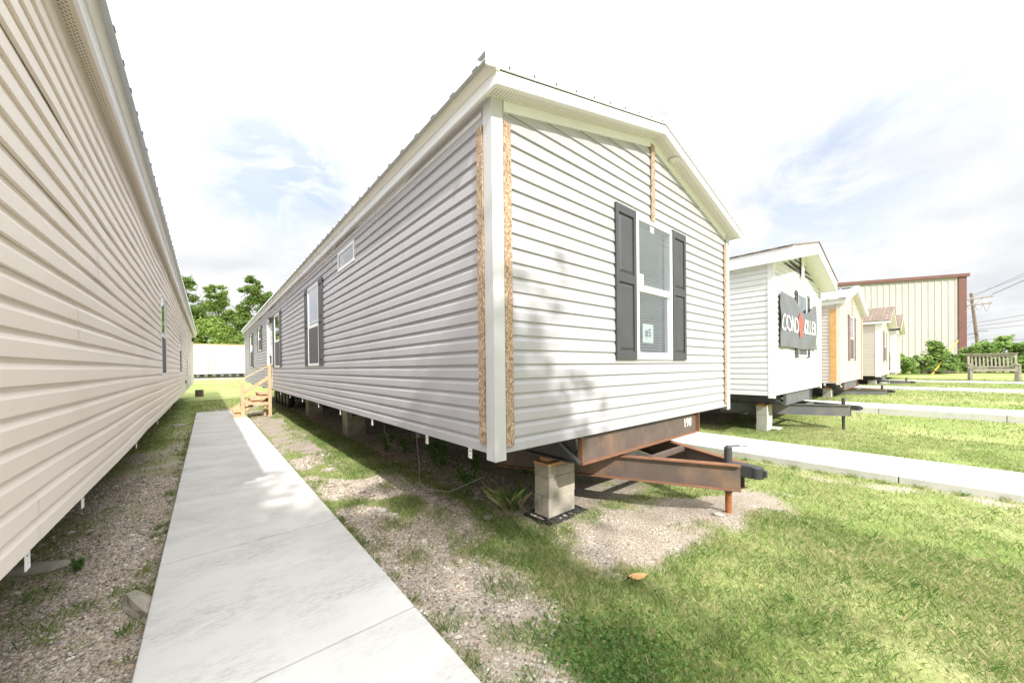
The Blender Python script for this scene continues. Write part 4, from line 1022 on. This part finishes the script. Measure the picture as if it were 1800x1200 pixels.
# the tree behind the photographer whose shade falls on the near path
crown = lumpset([(0,8.6,2.3,1.6,36,.85),(-.6,7.9,2.2,1.0,18,.8),(.0,9.1,1.2,.7,10,.7),(1.0,7.3,.9,.8,7,.65)], 33)
crown = [(c[0], c[1]*1.9, c[2], c[3], c[4]*1.0) for c in crown]
rs = random.Random(71); crown += [(rs.uniform(-1.9,.35), rs.uniform(1.2,3.1), rs.uniform(8.2,9.4), rs.uniform(.6,.8), 230) for _ in range(16)]
crown += [(rs.uniform(1.7,3.3), rs.uniform(1.2,2.9), rs.uniform(7.2,8.1), rs.uniform(.5,.75), 75) for _ in range(9)]
tree('leafy tree behind the viewpoint that shades the near end of the path', (-2.75, -8.7, 0), crown, M['tree_leaf'], 18, trunk_r=.16, seed=33, size=.22)

# shrubs at the right, in front of the warehouse
def shrub(x, y, w, hgt, n, seed, label, size=.22, lim=10, mat='shrub_leaf', spire=.4):
    rs = random.Random(seed); cr = []
    for i in range(n):
        k = rs.random(); a = rs.random()*6.28; q = w*(1-spire*k)*math.sqrt(rs.random())
        cr.append((q*math.cos(a), q*math.sin(a), .12*hgt+hgt*.82*k*(1-.45*q/w), .16*hgt*(1-.4*k)*rs.uniform(.8,1.3), 80))
    return tree(label, (x, y, gh(x, y)), cr, M[mat], lim, trunk_r=.05, group='shrubs along the warehouse', seed=seed, size=size, name='shrub', cat='shrub', cname='foliage')
shrub(40.8, 2.0, 1.25, 2.0, 34, 41, 'rounded light green shrub beside the white porch columns, leftmost under the warehouse wall')
shrub(42.6, .85, 1.2, 1.55, 28, 42, 'low yellowish shrub between the porch-side shrub and the spiky tall one')
shrub(43.6, .1, .75, 2.75, 30, 43, 'tall narrow shrub with a pointed top left of the yellow guy wire', spire=.75, size=.26)
shrub(44.3, -.75, 1.2, 1.9, 34, 44, 'broad dark green shrub behind the foot of the yellow guy wire')
shrub(45.0, -2.1, 1.3, 2.6, 36, 45, 'leafy shrub below the brown corner of the warehouse', spire=.5)
shrub(45.5, -3.2, 1.35, 3.0, 34, 46, 'large leaved plant behind the left half of the wooden bench', size=.36, spire=.35)
shrub(46.0, -4.8, 1.4, 3.3, 34, 47, 'large leaved plant rising behind the right end of the wooden bench', size=.38, spire=.4)
mb = MB()
for k in range(5): mb.bar((40.4+.03*k, .75-.1*k, .78+.03*k), (42.1, -.5-.1*k, .86-.02*k), .14, .06)
tag(mb.obj('timber_pile', M['grill_wood']), 'dark heap of old timber lying in the grass in front of the low shrubs', 'timber')

# ------------------------------------------------------------------ warehouse
wA = Vector((52.9, -1.46, 0)); wd = Vector((-.485, .875, 0)).normalized(); wn = Vector((-wd.y, wd.x, 0))
if wn.dot(Vector((-1,-.3,0))) < 0: wn = -wn
wh = empty('warehouse', (wA.x, wA.y, 0), 'tan ribbed metal warehouse with brown eave trim and corner trim', 'warehouse')
Lw = 34; Hh = 9.30
mb = MB(); n = int(Lw/.46); pr = []
for k in range(n):
    s = k*.46; pr += [(s, 0), (s+.31, 0), (s+.345, .035), (s+.425, .035)]
pr.append((n*.46, 0)); v = []
for s, q in pr:
    p = wd*s+wn*q
    v += [(p.x, p.y, 0), (p.x, p.y, Hh)]
mb.add(v, [(2*i, 2*i+2, 2*i+3, 2*i+1) for i in range(len(pr)-1)])
p1 = -wn*16
mb.add([(0,0,0),(p1.x,p1.y,0),(p1.x,p1.y,Hh+1),(0,0,Hh)], [(0,1,2,3)])
mb.obj('wall', M['warehouse'], wh)
fr = ((0,0), (wd.x,wd.y), (wn.x,wn.y))
mb = MB(); mb.fbox(fr, -.30, 0.22, -.2, .10, 0, Hh-.02); mb.obj('corner_trim', M['brown_trim'], wh)
mb = MB(); mb.fbox(fr, -.45, Lw, -.1, .22, Hh-.02, Hh+.26); mb.obj('eave_trim', M['brown_trim'], wh)
mb = MB(); a = wn*.2; b_ = -wn*16; e = wd*Lw; up = Vector((0,0,1))
mb.add([a+up*(Hh+.262), a+e+up*(Hh+.262), b_+e+up*(Hh+1.2), b_+up*(Hh+1.2)], [(0,1,2,3)]); mb.obj('roof', M['metal_roof'], wh)

# ------------------------------------------------------------------ power pole, guy wire, wires
DP = 38/55.
def sp(p): return (p[0]*DP, p[1]*DP, 1.54+(p[2]-1.54)*DP)
top = Vector(sp((89.28,-3.39,11.98))); bot = Vector(sp((90.2,-4.26,1.1))); axisv = (bot-top).normalized(); base = bot+axisv*.7
pl = empty('power_pole', (base.x, base.y, base.z), 'leaning wooden power pole with two crossarms beyond the warehouse corner', 'power pole')
def loc(p): return Vector(p)-base
mb = MB(); mb.tube([loc(base), loc(bot), loc(top)], .19, 12, r1=.12); mb.obj('pole', M['pole_wood'], pl)
a0, a1 = Vector(sp((88.14,-2.43,10.78))), Vector(sp((91.73,-5.46,11.42))); b0, b1 = Vector(sp((88.52,-2.77,9.99))), Vector(sp((91.58,-5.35,10.38)))
off = Vector((-.22, 0, 0))
for q0, q1 in ((a0, a1), (b0, b1)):
    mb = MB(); mb.bar(loc(q0+off), loc(q1+off), .10, .12); arm = mb.obj('crossarm', M['pole_wood'], pl)
    mb = MB()
    for t in (.04, .32, .68, .96):
        p = loc(q0+off+(q1-q0)*t); mb.tube([p+Vector((0,0,.06)), p+Vector((0,0,.24))], .055, 8, r1=.03)
    mb.obj('insulator', M['insulator'], arm)
mb = MB(); c = top+axisv*1.35
for q in (a0+(a1-a0)*.2, a0+(a1-a0)*.72): mb.bar(loc(q+off*1.3), loc(c+off), .03, .04)
mb.obj('brace', M['pole_wood'], pl)
mb = MB()
for t0, t1, dp in ((0.05, .32, .55), (.35, .70, .75), (.68, .97, .95)):
    pts = [loc(b0+(b1-b0)*(t0+(t1-t0)*k/8)+off+Vector((0,0,.15-dp*math.sin(math.pi*k/8)))) for k in range(9)]; mb.tube(pts, .014, 5)
mb.obj('jumper', M['wire'], pl)
mb = MB(); p = loc(top+axisv*4.35); mb.bar(p+Vector((-.2,.6,-.05)), p+Vector((-.2,-.05,.1)), .05, .06); p = loc(top+axisv*4.1); mb.bar(p+Vector((-.2,-.1,0)), p+Vector((-.2,-.75,0)), .05, .05); p = loc(bot); mb.box(p.x-.1, p.x+.1, p.y-.62, p.y-.40, p.z+.0, p.z+.6)
mb.obj('bracket', M['wire'], pl)
def cable(a, b, sag, r, label, n=20):
    a, b = Vector(a), Vector(b); pts = [a+(b-a)*(k/n)-Vector((0,0,sag*4*(k/n)*(1-k/n))) for k in range(n+1)]
    o = MB().tube(pts, r, 5).obj('power_line', M['wire']); tag(o, label, 'power line', 'overhead lines at the power pole')
A1 = a1+off+Vector((0,0,.2)); 
cable(A1, A1+Vector((-6.3,-21.5,12.8)), .25, .030, 'heavy overhead line rising steeply from the right end of the top crossarm')
cable(a0+off+(a1-a0)*.32+Vector((0,0,.2)), a0+(a1-a0)*.32+Vector((-8.2,-21.5,13.2)), .3, .016, 'thin overhead line rising from the middle of the top crossarm')
cable(a0+off+Vector((0,0,.2)), a0+Vector((-7,-21.5,9.8)), .3, .016, 'thin overhead line rising from the left end of the top crossarm')
cable(top+axisv*3.2, top+axisv*3.2+Vector((-2,-24,5.6)), .4, .018, 'topmost of the three slack lines leaving the middle of the pole')
cable(top+axisv*3.55, top+axisv*3.55+Vector((-2,-24,4.2)), .4, .018, 'middle of the three slack lines leaving the middle of the pole')
cable(top+axisv*3.9, top+axisv*3.9+Vector((-2,-24,3.0)), .4, .018, 'lowest of the three slack lines leaving the middle of the pole')
cable(top+axisv*4.9, top+axisv*4.9+Vector((-2,-24,1.2)), .9, .022, 'sagging cable leaving the pole below its lower bracket')
cable(top+axisv*2.9, top+axisv*2.9+Vector((0,20,-7.0)), .3, .014, 'thin service wire running down leftwards behind the warehouse')
cable(top+axisv*4.6, top+axisv*4.6+Vector((0,20,-8.0)), .3, .014, 'lower service wire running down leftwards behind the warehouse')
gA = Vector((39.93, .268, gh(39.93, .268)-.05)); gB = top+axisv*2.75
ge = empty('guy_wire', gA, 'steel guy wire with a yellow guard running up to the power pole', 'guy wire')
MB().tube([Vector((0,0,0)), gB-gA], .016, 6).obj('wire', M['wire'], ge)
d_ = (gB-gA); MB().tube([Vector((0,0,0)), d_*.52], .050, 10).obj('guard', M['yellow'], ge)

# ------------------------------------------------------------------ bench
bn = empty('bench', (32.1, -1.95, gh(32.1,-1.95)), 'weathered grey slatted wooden bench on the lawn before large leaved plants', 'bench', rz=R(-90+6))
# local: x along the bench, y backwards, z up (scaled as it stands: a big garden bench)
bw, sh, bh_, dp = 1.55, .66, 1.44, .66
for x in (-bw/2, bw/2):
    mb = MB(); mb.bar((x, -.30, 0), (x, -.26, sh), .09, .11); mb.obj('leg', M['bench_wood'], bn)
    mb = MB(); mb.bar((x, .34, 0), (x, .26, sh), .09, .11); mb.bar((x, .26, sh), (x, .44, bh_), .08, .09); mb.obj('leg', M['bench_wood'], bn)
    mb = MB(); mb.bar((x, -.34, sh+.22), (x, .34, sh+.26), .10, .04); mb.bar((x, -.29, sh), (x, -.29, sh+.21), .07, .07); mb.obj('armrest', M['bench_wood'], bn)
mb = MB()
for k in range(5): mb.box(-bw/2-.02, bw/2+.02, -.34+k*.125, -.34+k*.125+.10, sh, sh+.035)
mb.obj('seat', M['bench_wood'], bn)
MB().box(-bw/2+.05, bw/2-.05, -.335, -.30, sh-.12, sh-.002).obj('apron', M['bench_wood'], bn)
mb = MB(); mb.bar((-bw/2-.06, .435, bh_-.03), (bw/2+.06, .435, bh_-.03), .05, .13); mb.bar((-bw/2-.08, .40, bh_+.05), (bw/2+.08, .40, bh_+.05), .16, .035); mb.bar((-bw/2, .30, sh+.12), (bw/2, .30, sh+.12), .05, .08)
for k in range(11):
    x = -bw/2+.12+k*(bw-.24)/10; mb.bar((x, .315, sh+.15), (x, .43, bh_-.08), .06, .025)
mb.obj('backrest', M['bench_wood'], bn)

# ------------------------------------------------------------------ small things on the ground
def stone(x, y, s, label, seed, mat='stone', flat=.5):
    bm = bmesh.new(); bmesh.ops.create_icosphere(bm, subdivisions=2, radius=1); rs = random.Random(seed)
    ph = [rs.random()*6 for _ in range(6)]
    for v in bm.verts:
        c = v.co; k = 1+.18*math.sin(3*c.x+ph[0])+.15*math.sin(4*c.y+ph[1])+.12*math.sin(5*c.z+2*c.x+ph[2]); v.co = Vector((c.x*k*s[0], c.y*k*s[1], c.z*k*s[2]))
    me = bpy.data.meshes.new('stone'); bm.to_mesh(me); bm.free(); me.materials.append(M[mat])
    o = bpy.data.objects.new('stone', me); COL.objects.link(o); o.location = (x, y, gh(x, y)+s[2]*.25); o.rotation_euler = (0,0,rs.random()*6)
    tag(o, label, 'stone', 'loose stones on the gravel')
stone(1.425, 3.86, (.07,.05,.035), 'pale upright stone on the gravel between two grass tufts beside the path', 1)
stone(2.05, 3.85, (.06,.045,.02), 'flat pale stone on the dirt in the shade edge of the grey home', 2)
stone(2.49, 3.60, (.08,.05,.025), 'pale stone lying left of the grass tuft near the front pier', 3)
stone(2.36, 3.45, (.05,.05,.02), 'small pale stone nearest the grass tuft left of the front pier', 4)
stone(2.19, 2.98, (.06,.045,.02), 'small whitish stone in the sparse grass left of the lattice pad', 5)
stone(-1.03, 4.5, (.16,.10,.04), 'large flat grey stone under the bottom edge of the tan home', 6)
stone(-.325, 3.3, (.07,.34,.05), 'long lump of spilled concrete along the left edge of the path', 7, mat='block')
stone(-.62, 13.6, (.22,.12,.03), 'pale flat rock in the grass by the far left of the path', 8)
stone(3.75, 1.36, (.05,.04,.02), 'white chip of stone on the bare earth near the jack', 9)
# dry leaf
lf_ = MB(); v = []
for i in range(7):
    t = i/6; w_ = .035*math.sin(math.pi*min(1, t*.95+.05))*(1.0 if t < .9 else .3)
    v += [(t*.15-.075, -w_, .035+.03*(t-.5)**2*4*.5), (t*.15-.075, 0, .018+.02*t), (t*.15-.075, w_, .03+.025*t)]
lf_.add(v, [(3*i+k, 3*i+3+k, 3*i+4+k, 3*i+1+k) for i in range(6) for k in range(2)], True)
o = lf_.obj('fallen_leaf', M['dry_leaf']); o.location = (2.296, 1.367, gh(2.296,1.367)+.015); o.rotation_euler = (0, 0, R(-40)); tag(o, 'curled brown dry leaf lying on the lawn', 'leaf')
# hanging cables below the floor
def hang(pts, label):
    o = MB().tube(pts, .004, 6).obj('cable', M['cable']); tag(o, label, 'cable', 'loose cables below the grey home')
hang([(2.02,4.3,.87),(2.05,4.3,.5),(2.05,4.25,.28),(2.0,4.15,.12),(1.98,3.95,.09),(2.1,3.6,.12),(2.35,3.3,.3)], 'pale cable hanging from the grey home and looping to the right near its corner')
hang([(2.1,5.6,.87),(2.12,5.6,.55),(2.15,5.5,.36),(2.3,5.3,.30)], 'short pale cable hanging below the grey home, farther from the corner')
# weeds
def weed(x, y, hgt, seed, label, n=60, size=.055, group='weeds under the grey home'):
    rs = random.Random(seed); t = empty('weed', (x, y, gh(x, y)), label, 'weed', group); mb = MB(); cs = []
    for k in range(5):
        a = rs.random()*6.28; tip = Vector((.30*hgt*math.cos(a), .30*hgt*math.sin(a), hgt*rs.uniform(.7,1.05))); mb.tube([Vector((0,0,-.02)), tip*.5+Vector((0,0,.08*hgt)), tip], .004, 5, r1=.0015)
        for q in range(6): cs.append(tip*(.3+.7*q/5))
    mb.obj('stem', M['weed_leaf'], t)
    v, f = leaf_cloud([tuple(c) for c in cs], [.06*hgt/.4]*len(cs), [max(3, n//12)]*len(cs), size, seed=seed, wid=.45); o = np_mesh('leaves', v, f, M['weed_leaf'], False); o.parent = t
for i, (x, y, hh) in enumerate([(2.50,6.47,.34),(2.66,6.0,.40),(2.75,5.2,.36),(2.62,4.75,.42),(3.0,4.4,.30),(2.45,3.75,.34),(3.35,3.7,.30),(2.95,5.6,.30)]):
    weed(x, y, hh, 60+i, ['weed farthest from the corner in the shade of the grey home','bushy weed beside the farthest one below the grey home','tall weed below the left cable of the grey home','tall leafy weed just left of the right hanging cable','weed deep in the shade behind the hanging cables','weed close to the corner post of the grey home','weed in the dark right behind the front beam','small weed in the shade behind the left cable'][i])
for i, (x, y, hh) in enumerate([(-.62,2.0,.11),(-.47,2.55,.13),(-.78,4.3,.09)]):
    weed(x, y, hh, 80+i, ['light green broad weed on the gravel at the bottom left','pair of weed shoots between gravel and path edge at the bottom left','tiny weed on the gravel left of the path'][i], n=40, size=.045, group='weeds on the left gravel')

# grass blades
def blades(x, y, hgt, wid, lean, seed):
    r = np.random.default_rng(seed); n = len(x); z = ghv(x, y)-.004
    a = r.random(n)*6.283; b = r.random(n)*6.283; h = hgt*(.55+.8*r.random(n)); l = lean*h*r.random(n)
    dx, dy = np.cos(a)*wid*.5*(.7+.6*r.random(n)), np.sin(a)*wid*.5
    ox, oy = np.cos(b)*l, np.sin(b)*l
    v = np.stack([np.stack([x-dx, y-dy, z], 1), np.stack([x+dx, y+dy, z], 1), np.stack([x+ox*.45+dx*.6, y+oy*.45+dy*.6, z+h*.62], 1), np.stack([x+ox, y+oy, z+h*.95], 1)], 1)
    return v.reshape(-1, 3), np.arange(n*4).reshape(n, 4)
def off_path(x, y):
    k = ~((x > -.31) & (x < .97) & (y < 16.4)) & ~((x > 6.65) & (x < 8.05) & (y < 18.1)) & ~((x > 13.5) & (x < 15.1)) & ~((x > 21.25) & (x < 22.75)) & ~((x > 29.7) & (x < 31.05))
    return k
def in_view(x, y):
    d = x*.6458+y*.7635; l = x*.7635-y*.6458
    return (d > .6) & (np.abs(l) < d*1.52+.5)
GV = []; GF = []; base_i = 0
def sow(x0, x1, y0, y1, dens, hgt, wid, seed, thr=.5, lean=.9, fn=None):
    global base_i
    r = np.random.default_rng(seed); n = int((x1-x0)*(y1-y0)*dens); x = x0+(x1-x0)*r.random(n); y = y0+(y1-y0)*r.random(n)
    g = gmask(x, y); clump = fbm(x*2.2, y*2.2, 77, 3)
    keep = in_view(x, y) & off_path(x, y) & (r.random(n) < np.clip((g-thr+.35)*1.6, .0, 1)*np.clip(-.25+2.1*clump, .08, 1)) & (g > .12)
    if fn is not None: keep &= fn(x, y)
    x, y = x[keep], y[keep]
    v, f = blades(x, y, hgt, wid, lean, seed+1); GV.append(v); GF.append(f+base_i); base_i += len(v)
sow(1.5, 2.25, 4.9, 16, 3800, .05, .006, 120, thr=.45)
near = lambda x, y: np.hypot(x, y) < 4.6
mid = lambda x, y: (np.hypot(x, y) >= 4.6) & (np.hypot(x, y) < 11)
sow(-1.6, 6.6, -2.2, 4.6, 12500, .034, .0034, 100, lean=1.1, fn=near)
sow(.9, 6.6, -2.2, 4.2, 900, .058, .0042, 104, lean=.9, thr=.55, fn=near)
sow(-2, 12, -3, 11, 2800, .036, .0055, 101, lean=1.1, fn=mid)
sow(-2.2, 34, -6, 24, 330, .045, .016, 102, lean=1.1, fn=lambda x, y: np.hypot(x, y) >= 11)
# tufts: edges of the path and thin grass in the gravel
r = np.random.default_rng(5); tx = []; ty = []
spots = [(1.02,y,.05,.35) for y in np.arange(.9, 6.5, .33)]+[(1.25,4.3,.13,.8),(1.36,3.42,.14,.9),(1.82,3.37,.16,.8),(1.27,2.73,.16,.7),(1.12,5.35,.12,.9),(1.75,4.6,.12,.6),(2.52,3.05,.10,1.6),(2.45,2.35,.12,.6),(1.7,2.75,.12,.5),(1.55,1.95,.15,.7),(1.9,2.25,.16,.7),(2.05,1.8,.18,.8)]+\
        [(-.38,y,.05,.5) for y in (2.0,2.5,3.1,3.9,4.7,4.9,6.1,7.3,8.8)]+[(-.66,2.0,.06,.5),(-.9,4.0,.12,.5),*[(6.60+.03*math.sin(q*9),q,.05,.5) for q in np.arange(-.8,3.2,.31)],*[(8.1,q,.05,.5) for q in np.arange(-.6,4,.4)],*[(.99,q,.035,.3) for q in np.arange(6.5,15,.45)],*[(-.34,q,.03,.25) for q in np.arange(1.9,12,.43)],(-1.0,3.2,.12,.5),(-.75,3.4,.1,.4)]
sx_, sy_ = [], []
for (a, b, s, k) in spots:
    n = int(260*k*s/.1); sx_.append(r.normal(a, s*.5, n)); sy_.append(r.normal(b, s*.7, n))
x = np.concatenate(sx_); y = np.concatenate(sy_); k = off_path(x, y); v, f = blades(x[k], y[k], .05, .005, 1.0, 300); GV.append(v); GF.append(f+base_i); base_i += len(v)
# the tall tuft near the pier
x = r.normal(2.52, .05, 90); y = r.normal(3.05, .05, 90); v, f = blades(x, y, .22, .008, 1.3, 301); GV.append(v); GF.append(f+base_i); base_i += len(v)
gr = np_mesh('grass', np.concatenate(GV), np.concatenate(GF), M['grass_blade'], False); gr['kind'] = 'stuff'

# clover patch in the lawn corner
x = r.normal(1.55, .22, 2600); y = r.normal(1.05, .22, 2600); k = (gmask(x, y) > .4) & off_path(x, y); x, y = x[k], y[k]
v, f = leaf_cloud([(a, b, c+.03) for a, b, c in zip(x, y, ghv(x, y))], [.012]*len(x), [1]*len(x), .020, seed=9, wid=.9); o = np_mesh('clover_leaves', v, f, M['weed_leaf'], False); o['kind'] = 'stuff'

# pebbles
def pebbles():
    r = np.random.default_rng(8); n = 230000
    x = -1.8+4.9*r.random(n); y = .2+7.3*r.random(n)
    g = gmask(x, y); d = np.hypot(x, y)
    keep = in_view(x, y) & off_path(x, y) & (r.random(n) < (1-g)*np.clip(1.45-d*.14, .12, 1)*(.25+1.2*fbm(x*1.6, y*1.6, 55, 3))) & (g < .8) & (r.random(n) > 1.05*np.exp(-(((x-3.3)/1.6)**2+((y-1.7)/.9)**2)))
    x, y = x[keep], y[keep]; n = len(x); s = .0035+.0052*r.random(n)**2.2
    s *= 1+.10*np.hypot(x, y); s = np.where(r.random(n) < .03, s*2.1, s)
    base = np.array([(1,0,0),(.45,.9,0),(-.6,.75,0),(-1,-.1,0),(-.4,-.85,0),(.6,-.7,0),(.15,.05,.75),(0,0,-.6)])
    ang = r.random(n)*6.283; c, q = np.cos(ang), np.sin(ang)
    jit = 1+.35*(r.random((n, 8, 3))-.5)
    B = base[None]*jit; sx = s*(.9+.7*r.random(n)); sz = s*(.7+.5*r.random(n))
    vx = B[:,:,0]*sx[:,None]; vy = B[:,:,1]*s[:,None]; vz = B[:,:,2]*sz[:,None]
    X = vx*c[:,None]-vy*q[:,None]+x[:,None]; Y = vx*q[:,None]+vy*c[:,None]+y[:,None]; Z = vz+(ghv(x, y)+sz*.25)[:,None]
    v = np.stack([X, Y, Z], 2).reshape(-1, 3)
    t = np.array([(i, (i+1) % 6, 6) for i in range(6)]+[((i+1) % 6, i, 7) for i in range(6)])
    f = (np.arange(n)[:,None,None]*8+t[None]).reshape(-1, 3)
    o = np_mesh('gravel', v, f, M['pebble'], False); o['kind'] = 'stuff'
pebbles()

# ------------------------------------------------------------------ light, sky, camera
SUN = Vector((.286, 1.2, -1.0))
sd = bpy.data.lights.new('sun', 'SUN'); sd.energy = 3.6; sd.angle = R(.65); sd.color = (1, .97, .93)
so_ = bpy.data.objects.new('sun', sd); COL.objects.link(so_); so_.rotation_euler = SUN.to_track_quat('-Z', 'Y').to_euler(); so_.location = (-5, -20, 20)
el = math.atan2(1.0, math.hypot(.286, 1.2)); az = math.atan2(-.286, -1.2)
wd_ = bpy.data.worlds.new('World'); S.world = wd_; wd_.use_nodes = True; nt = wd_.node_tree; nt.nodes.clear(); Lk = nt.links.new
out = nt.nodes.new('ShaderNodeOutputWorld')
sky = N(nt, 'ShaderNodeTexSky', sky_type='NISHITA', sun_disc=False, sun_elevation=el, sun_rotation=az % (2*math.pi)); sky.air_density = 1.0; sky.dust_density = 1.5
b1 = N(nt, 'ShaderNodeBackground', Strength=.15); Lk(sky.outputs[0], b1.inputs[0])
tc = N(nt, 'ShaderNodeTexCoord'); 
# project directions on a cloud plane
sx = N(nt, 'ShaderNodeSeparateXYZ'); Lk(tc.outputs['Generated'], sx.inputs[0])
zc = N(nt, 'ShaderNodeMath', operation='MAXIMUM'); Lk(sx.outputs[2], zc.inputs[0]); zc.inputs[1].default_value = .0
za = N(nt, 'ShaderNodeMath', operation='ADD'); Lk(zc.outputs[0], za.inputs[0]); za.inputs[1].default_value = .22
dv = N(nt, 'ShaderNodeVectorMath', operation='SCALE'); iv = N(nt, 'ShaderNodeMath', operation='DIVIDE'); iv.inputs[0].default_value = 1; Lk(za.outputs[0], iv.inputs[1])
Lk(tc.outputs['Generated'], dv.inputs[0]); Lk(iv.outputs[0], dv.inputs['Scale'])
cn = N(nt, 'ShaderNodeTexNoise', Scale=1.15, Detail=9, Roughness=.60, Distortion=.35); Lk(dv.outputs[0], cn.inputs['Vector'])
cr = ramp(nt, [(.30,(0,0,0)),(.55,(1,1,1))]); Lk(cn.outputs['Fac'], cr.inputs[0])
# blue openings seen in the photograph: low left and right
def opening(d, width, amt):
    v = Vector(d).normalized(); dt = N(nt, 'ShaderNodeVectorMath', operation='DOT_PRODUCT'); dt.inputs[1].default_value = v; Lk(tc.outputs['Generated'], dt.inputs[0])
    mr = N(nt, 'ShaderNodeMapRange'); mr.inputs['From Min'].default_value = math.cos(width); mr.inputs['From Max'].default_value = 1; mr.inputs['To Max'].default_value = amt; Lk(dt.outputs['Value'], mr.inputs['Value']); return mr.outputs[0]
op = [opening(*a) for a in OPENINGS] if 'OPENINGS' in globals() else [opening((.11,.906,.41), .15, 1.6), opening((.235,.869,.434), .11, 1.0), opening((.873,.205,.44), .34, .5), opening((.928,.15,.34), .22, .5)]
acc = op[0]
for q in op[1:]:
    m_ = N(nt, 'ShaderNodeMath', operation='ADD'); Lk(acc, m_.inputs[0]); Lk(q, m_.inputs[1]); acc = m_.outputs[0]
wn = N(nt, 'ShaderNodeTexNoise', Scale=2.6, Detail=10, Roughness=.62, Distortion=.5); Lk(dv.outputs[0], wn.inputs['Vector'])
wr = ramp(nt, [(.42,(0,0,0)),(.62,(1,1,1))]); Lk(wn.outputs['Fac'], wr.inputs[0])
mm = N(nt, 'ShaderNodeMath', operation='MULTIPLY'); mm.use_clamp = True; Lk(acc, mm.inputs[0]); Lk(wr.outputs[0], mm.inputs[1])
# cloud tone: bright white with soft grey bellies
gn = N(nt, 'ShaderNodeTexNoise', Scale=1.9, Detail=7, Roughness=.55); Lk(dv.outputs[0], gn.inputs['Vector'])
gr_ = ramp(nt, [(.36,(.84,.87,.905)),(.48,(.95,.96,.975)),(.58,(1.05,1.05,1.05))]); Lk(gn.outputs['Fac'], gr_.inputs[0])
b2 = N(nt, 'ShaderNodeBackground', Strength=1); Lk(gr_.outputs[0], b2.inputs[0])
er = ramp(nt, [(.05,(.60,)*3),(.36,(.665,)*3),(.50,(.92,)*3),(.62,(1.35,)*3),(.88,(2.2,)*3)]); Lk(sx.outputs[2], er.inputs[0]); Lk(er.outputs[0], b2.inputs[1])
ms = N(nt, 'ShaderNodeMixShader'); hz = N(nt, 'ShaderNodeMath', operation='MULTIPLY'); hz.inputs[1].default_value = .50; Lk(mm.outputs[0], hz.inputs[0]); Lk(hz.outputs[0], ms.inputs[0]); Lk(b2.outputs[0], ms.inputs[1]); Lk(b1.outputs[0], ms.inputs[2]); Lk(ms.outputs[0], out.inputs[0])

cam = bpy.data.cameras.new('camera'); co = bpy.data.objects.new('camera', cam); COL.objects.link(co); S.camera = co
yaw, pitch, roll = .702084404, -.00673696, .0111275
Fv = Vector((math.sin(yaw), math.cos(yaw), 0)); Rv = Vector((math.cos(yaw), -math.sin(yaw), 0)); Uv = Vector((0,0,1))
F2 = Fv*math.cos(pitch)+Uv*math.sin(pitch); U2 = Uv*math.cos(pitch)-Fv*math.sin(pitch)
R3 = Rv*math.cos(roll)-U2*math.sin(roll); U3 = U2*math.cos(roll)+Rv*math.sin(roll)
mw = Matrix((R3, U3, -F2)).transposed().to_4x4(); mw.translation = Vector((0, 0, 1.54)); co.matrix_world = mw
cam.sensor_width = 36; cam.lens = 633/1800*36; cam.shift_x = 1.27/1800; cam.shift_y = 48.43/1800; cam.clip_start = .05; cam.clip_end = 2000
vs_ = S.view_settings; vs_.view_transform = 'Standard'; vs_.look = 'None'; vs_.gamma = 1; vs_.use_curve_mapping = False; vs_.exposure = .68
S.cycles.max_bounces = 8; S.cycles.transparent_max_bounces = 12; S.cycles.use_denoising = True
